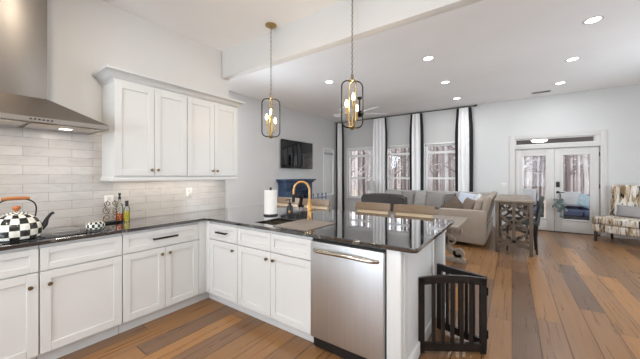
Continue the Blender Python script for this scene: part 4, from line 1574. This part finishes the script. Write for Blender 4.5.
G = 'throw pillows on the sectional sofa'
pillow('throw_pillow', (-2.46, 7.93, .70), .40, .44, .15, R(-12), 0, 0, M['pil_grey'], 'grey throw pillow next to the dark leather armchair back', G)
pillow('throw_pillow', (-2.10, 7.93, .70), .36, .44, .15, R(-12), R(4), R(8), M['pil_lgrey'], 'silver grey narrow throw pillow, second from the leather armchair', G)
pillow('throw_pillow', (-1.72, 7.90, .695), .52, .47, .16, R(-14), R(3), R(-4), M['pil_grey'], 'largest grey throw pillow, under the third window', G)
pillow('throw_pillow', (-1.34, 7.95, .69), .34, .42, .14, R(-12), R(-6), R(10), M['pil_dgrey'], 'slate grey throw pillow beside the largest grey one', G)
pillow('throw_pillow', (-.95, 7.85, .71), .46, .46, .16, R(-14), R(8), R(-14), M['pil_blue'], 'pale blue throw pillow in the sofa corner below the last curtain', G)
pillow('throw_pillow', (-.66, 7.45, .72), .44, .46, .16, R(-14), 0, R(-80), M['pil_white'], 'white throw pillow against the console side of the sofa', G)
pillow('throw_pillow', (-1.03, 6.50, .675), .42, .42, .15, R(-16), R(45), R(-14), M['pil_brown'], 'dark brown throw pillow standing on one corner behind the sofa arm', G)
pillow('throw_pillow', (-.74, 6.40, .675), .42, .46, .15, R(-20), R(6), R(-52), M['pil_mocha'], 'mocha throw pillow upright behind the sofa arm near the console', G)

# ------------------------------------------------------------------ console table with fretwork end
cs = thing('console_table', 'grey-brown console table with scrolled fretwork end behind the sofa', 'table', (.03, 6.7, 0))
CX0, CX1, CYa, CYb = -.245, .295, 5.84, 7.5
m = MB(); m.box(CX0 - .02, CX1 + .02, CYa - .02, CYb + .02, .905, .94, .005); part('tabletop', m, M['weathered'], cs)
m = MB(); m.box(CX0 + .05, CX1 - .05, CYa + .012, CYa + .04, .855, .905); m.box(CX0 + .012, CX0 + .04, CYa + .05, CYb - .05, .85, .905); m.box(CX1 - .04, CX1 - .012, CYa + .05, CYb - .05, .85, .905)
m.box(CX0 + .05, CX1 - .05, CYb - .04, CYb - .012, .85, .905)
part('apron', m, M['driftwood'], cs)
for x in (CX0, CX1 - .055):
    for y in (CYa, CYb - .055):
        m = MB(); m.box(x, x + .055, y, y + .055, 0, .905, .004); part('leg', m, M['driftwood'], cs)
for yy in (CYa + .014, CYb - .04):
    to3 = (lambda yy: (lambda u, v, w: Vector(((CX0 + CX1) / 2 + u, yy + w, v))))(yy)
    m = MB()
    hw = (CX1 - CX0) / 2 - .05
    m.ribbon([(0, .20), (0, .86)], .05, to3, .026)
    arch = [(-hw + 2 * hw * k / 16, .13 + .05 * math.sin(PI * k / 16)) for k in range(17)]
    m.ribbon(arch, .06, to3, .024)
    m.ribbon([(-hw, .225), (hw, .225)], .035, to3, .022)
    for sg in (-1, 1):
        # two facing ogee scrolls that swing from the centre bar to the leg and back
        pts = [(sg * (.118 - .078 * math.cos(4 * PI * k / 48) + .045 * math.sin(PI * k / 48) ** 6), .25 + .60 * k / 48) for k in range(49)]
        m.ribbon(pts, .046, to3, .022)
        for q in range(5):
            a = (q - 2) * .62
            m.ribbon([(sg * (.02 + .02 * e_ * math.cos(a)), .55 + .02 * e_ * math.sin(a)) for e_ in (0, 1, 2, 3)], .026 - .002 * abs(q - 2), to3, .020)
        for zc in (.825, .275):
            m.ribbon([(sg * .085 + .024 * math.cos(2 * PI * k / 14), zc + .024 * math.sin(2 * PI * k / 14)) for k in range(15)], .02, to3, .02)
        for zc in (.40, .70):
            m.ribbon([(sg * .195, zc), (sg * (hw + .002), zc)], .05, to3, .02)
    part('fretwork', m, M['driftwood'], cs)

dc = thing('counter_chair', 'charcoal fabric chair seen edge-on tucked against the console table', 'chair', (.30, 6.25, 0))
m = MB()
rings = []
for i in range(11):
    t = i / 10
    z = .50 + .50 * t
    x = .365 + .02 * math.sin(t * 2) + .055 * t * t
    th = .045 - .012 * t
    rings.append([Vector((x - th / 2, 6.04, z)), Vector((x + th / 2, 6.04, z)), Vector((x + th / 2, 6.48, z)), Vector((x - th / 2, 6.48, z))])
m.ring_sweep(rings)
part('backrest', m, M['chairgrey'], dc)
m = MB(); m.box(-.10, .375, 6.04, 6.48, .50, .58, .02, 2); part('seat', m, M['chairgrey'], dc)
for (x, y) in ((.355, 6.06), (.355, 6.46)):
    m = MB(); m.tube([(x + .0, y, 0), (x - .012, y, .3), (x, y, .52)], [.015, .02, .022], 8); part('leg', m, M['darkleg'], dc)
for (x, y) in ((-.07, 6.06), (-.07, 6.46)):
    m = MB(); m.tube([(x, y, 0), (x, y, .5)], [.014, .02], 8); part('leg', m, M['darkleg'], dc)

# ------------------------------------------------------------------ patterned slipper chair
ac = thing('slipper_chair', 'armless slipper chair in birch-print fabric with dark legs beside the French doors', 'chair', (1.90, 8.11, 0), math.atan2(-.37, .53))
# local: width along x, faces -y
W2, D2 = .385, .36
m = MB(); m.box(-W2, W2, -D2, D2 - .06, .20, .36, .03, 3); part('seat_base', m, M['birch'], ac, False)
m = MB(); m.box(-W2 - .005, W2 + .005, -D2 - .015, D2 - .08, .36, .51, .045, 4); part('seat_cushion', m, M['birch'], ac, False)
m = MB(); m.box(-W2, W2, D2 - .12, D2 - .01, .20, 1.17, .035, 3, rot=(R(-7), 0, 0), pivot=(0, D2 - .06, .3)); part('backrest', m, M['birch'], ac, False)
for s in (-1, 1):
    m = MB(); m.tube([(s * (W2 - .045), -D2 + .05, .21), (s * (W2 - .045), -D2 + .045, 0)], [.032, .024], 8); part('leg', m, M['darkleg'], ac, False)
    m = MB(); m.tube([(s * (W2 - .045), D2 - .10, .21), (s * (W2 - .045), D2 - .07, 0)], [.03, .022], 8); part('leg', m, M['darkleg'], ac, False)
mt = Matrix.Translation((1.90, 8.11, 0)) @ Matrix.Rotation(math.atan2(-.37, .53), 4, 'Z') @ Matrix.Translation((.03, .155, .625)) @ Matrix.Rotation(R(-16), 4, 'X')
m = MB(); m.pillow(.52, .26, .12, mt)
solo('lumbar_pillow', m, M['pil_satin'], 'grey satin lumbar pillow on the birch-print chair', 'pillow')

# ------------------------------------------------------------------ eucalyptus swag on the door lever
sw = thing('eucalyptus_swag', 'dusty green eucalyptus swag hanging from the door lever', 'swag', (.93, YF - .09, .5))
m = MB()
re_ = random.Random(5)
stems = []
for k in range(7):
    p0 = Vector((.945, YF - .045, .955))
    p1 = p0 + Vector((re_.uniform(-.10, .03), -.05 - re_.random() * .04, -.20))
    p2 = p1 + Vector((re_.uniform(-.15, .15), re_.uniform(-.05, .03), re_.uniform(-.42, -.10)))
    m.tube([p0, p1, p2], [.004, .003, .002], 5)
    stems.append((p0, p1, p2))
part('stem', m, M['stem'], sw)
m = MB()
for (p0, p1, p2) in stems:
    for q in range(20):
        t = re_.uniform(.38, 1)
        c_ = p0.lerp(p1, t * 2) if t < .5 else p1.lerp(p2, t * 2 - 1)
        c_ = c_ + Vector((re_.uniform(-.035, .035), re_.uniform(-.03, .02), re_.uniform(-.03, .03)))
        rr = re_.uniform(.022, .04)
        mt = Matrix.Translation(c_) @ Euler((re_.uniform(0, 6), re_.uniform(0, 6), re_.uniform(0, 6))).to_matrix().to_4x4()
        pr = [(0, -.002), (rr, 0), (0, .002)]
        n0 = len(m.bm.verts)
        m.lathe(pr, (0, 0, 0), 8, 1, .75)
        m.bm.verts.ensure_lookup_table()
        for v in m.bm.verts[n0:]:
            v.co = mt @ v.co
lf = part('foliage', m, M['eucalyptus'], sw); lf['kind'] = 'stuff'

# ------------------------------------------------------------------ black pet gate
gt = thing('pet_gate', 'low black wooden folding pet gate with slats beside the peninsula', 'gate', (-.37, 2.4, 0))


def gate_panel(p0, p1, H0, H1, arch):
    d = Vector((p1[0] - p0[0], p1[1] - p0[1], 0)); L = d.length; d.normalize()
    nrm = Vector((-d.y, d.x, 0))
    o = Vector((p0[0], p0[1], 0))
    to3 = lambda u, v, w: o + d * u + nrm * (w - .012) + Vector((0, 0, v))
    m = MB()
    zt = lambda u: H0 + (H1 - H0) * u / L + arch * math.sin(PI * u / L)
    m.ribbon([(.02, .012), (.02, zt(.02) - .002)], .042, to3, .026)
    m.ribbon([(L - .02, .012), (L - .02, zt(L - .02) - .002)], .042, to3, .026)
    m.ribbon([(L * k / 12, zt(L * k / 12) - .028) for k in range(13)], .056, to3, .026)
    m.ribbon([(0, .06), (L, .06)], .06, to3, .026)
    pnl = part('panel', m, M['blackwood'], gt)
    ns = 5
    for k in range(ns):
        u = .04 + (L - .08) * (k + 1) / (ns + 1)
        s_ = MB(); s_.ribbon([(u, .07), (u, zt(u) - .03)], .026, to3, .014)
        part('slat', s_, M['blackwood'], pnl)


gate_panel((-.588, 2.172), (-.166, 2.450), .585, .585, .022)
gate_panel((-.545, 2.62), (-.164, 2.49), .585, .585, .0)
for z in (.15, .48):
    m = MB(); m.tube([(-.156, 2.471, z - .03), (-.156, 2.471, z + .03)], .008, 8); part('hinge', m, M['blackmetal'], gt)
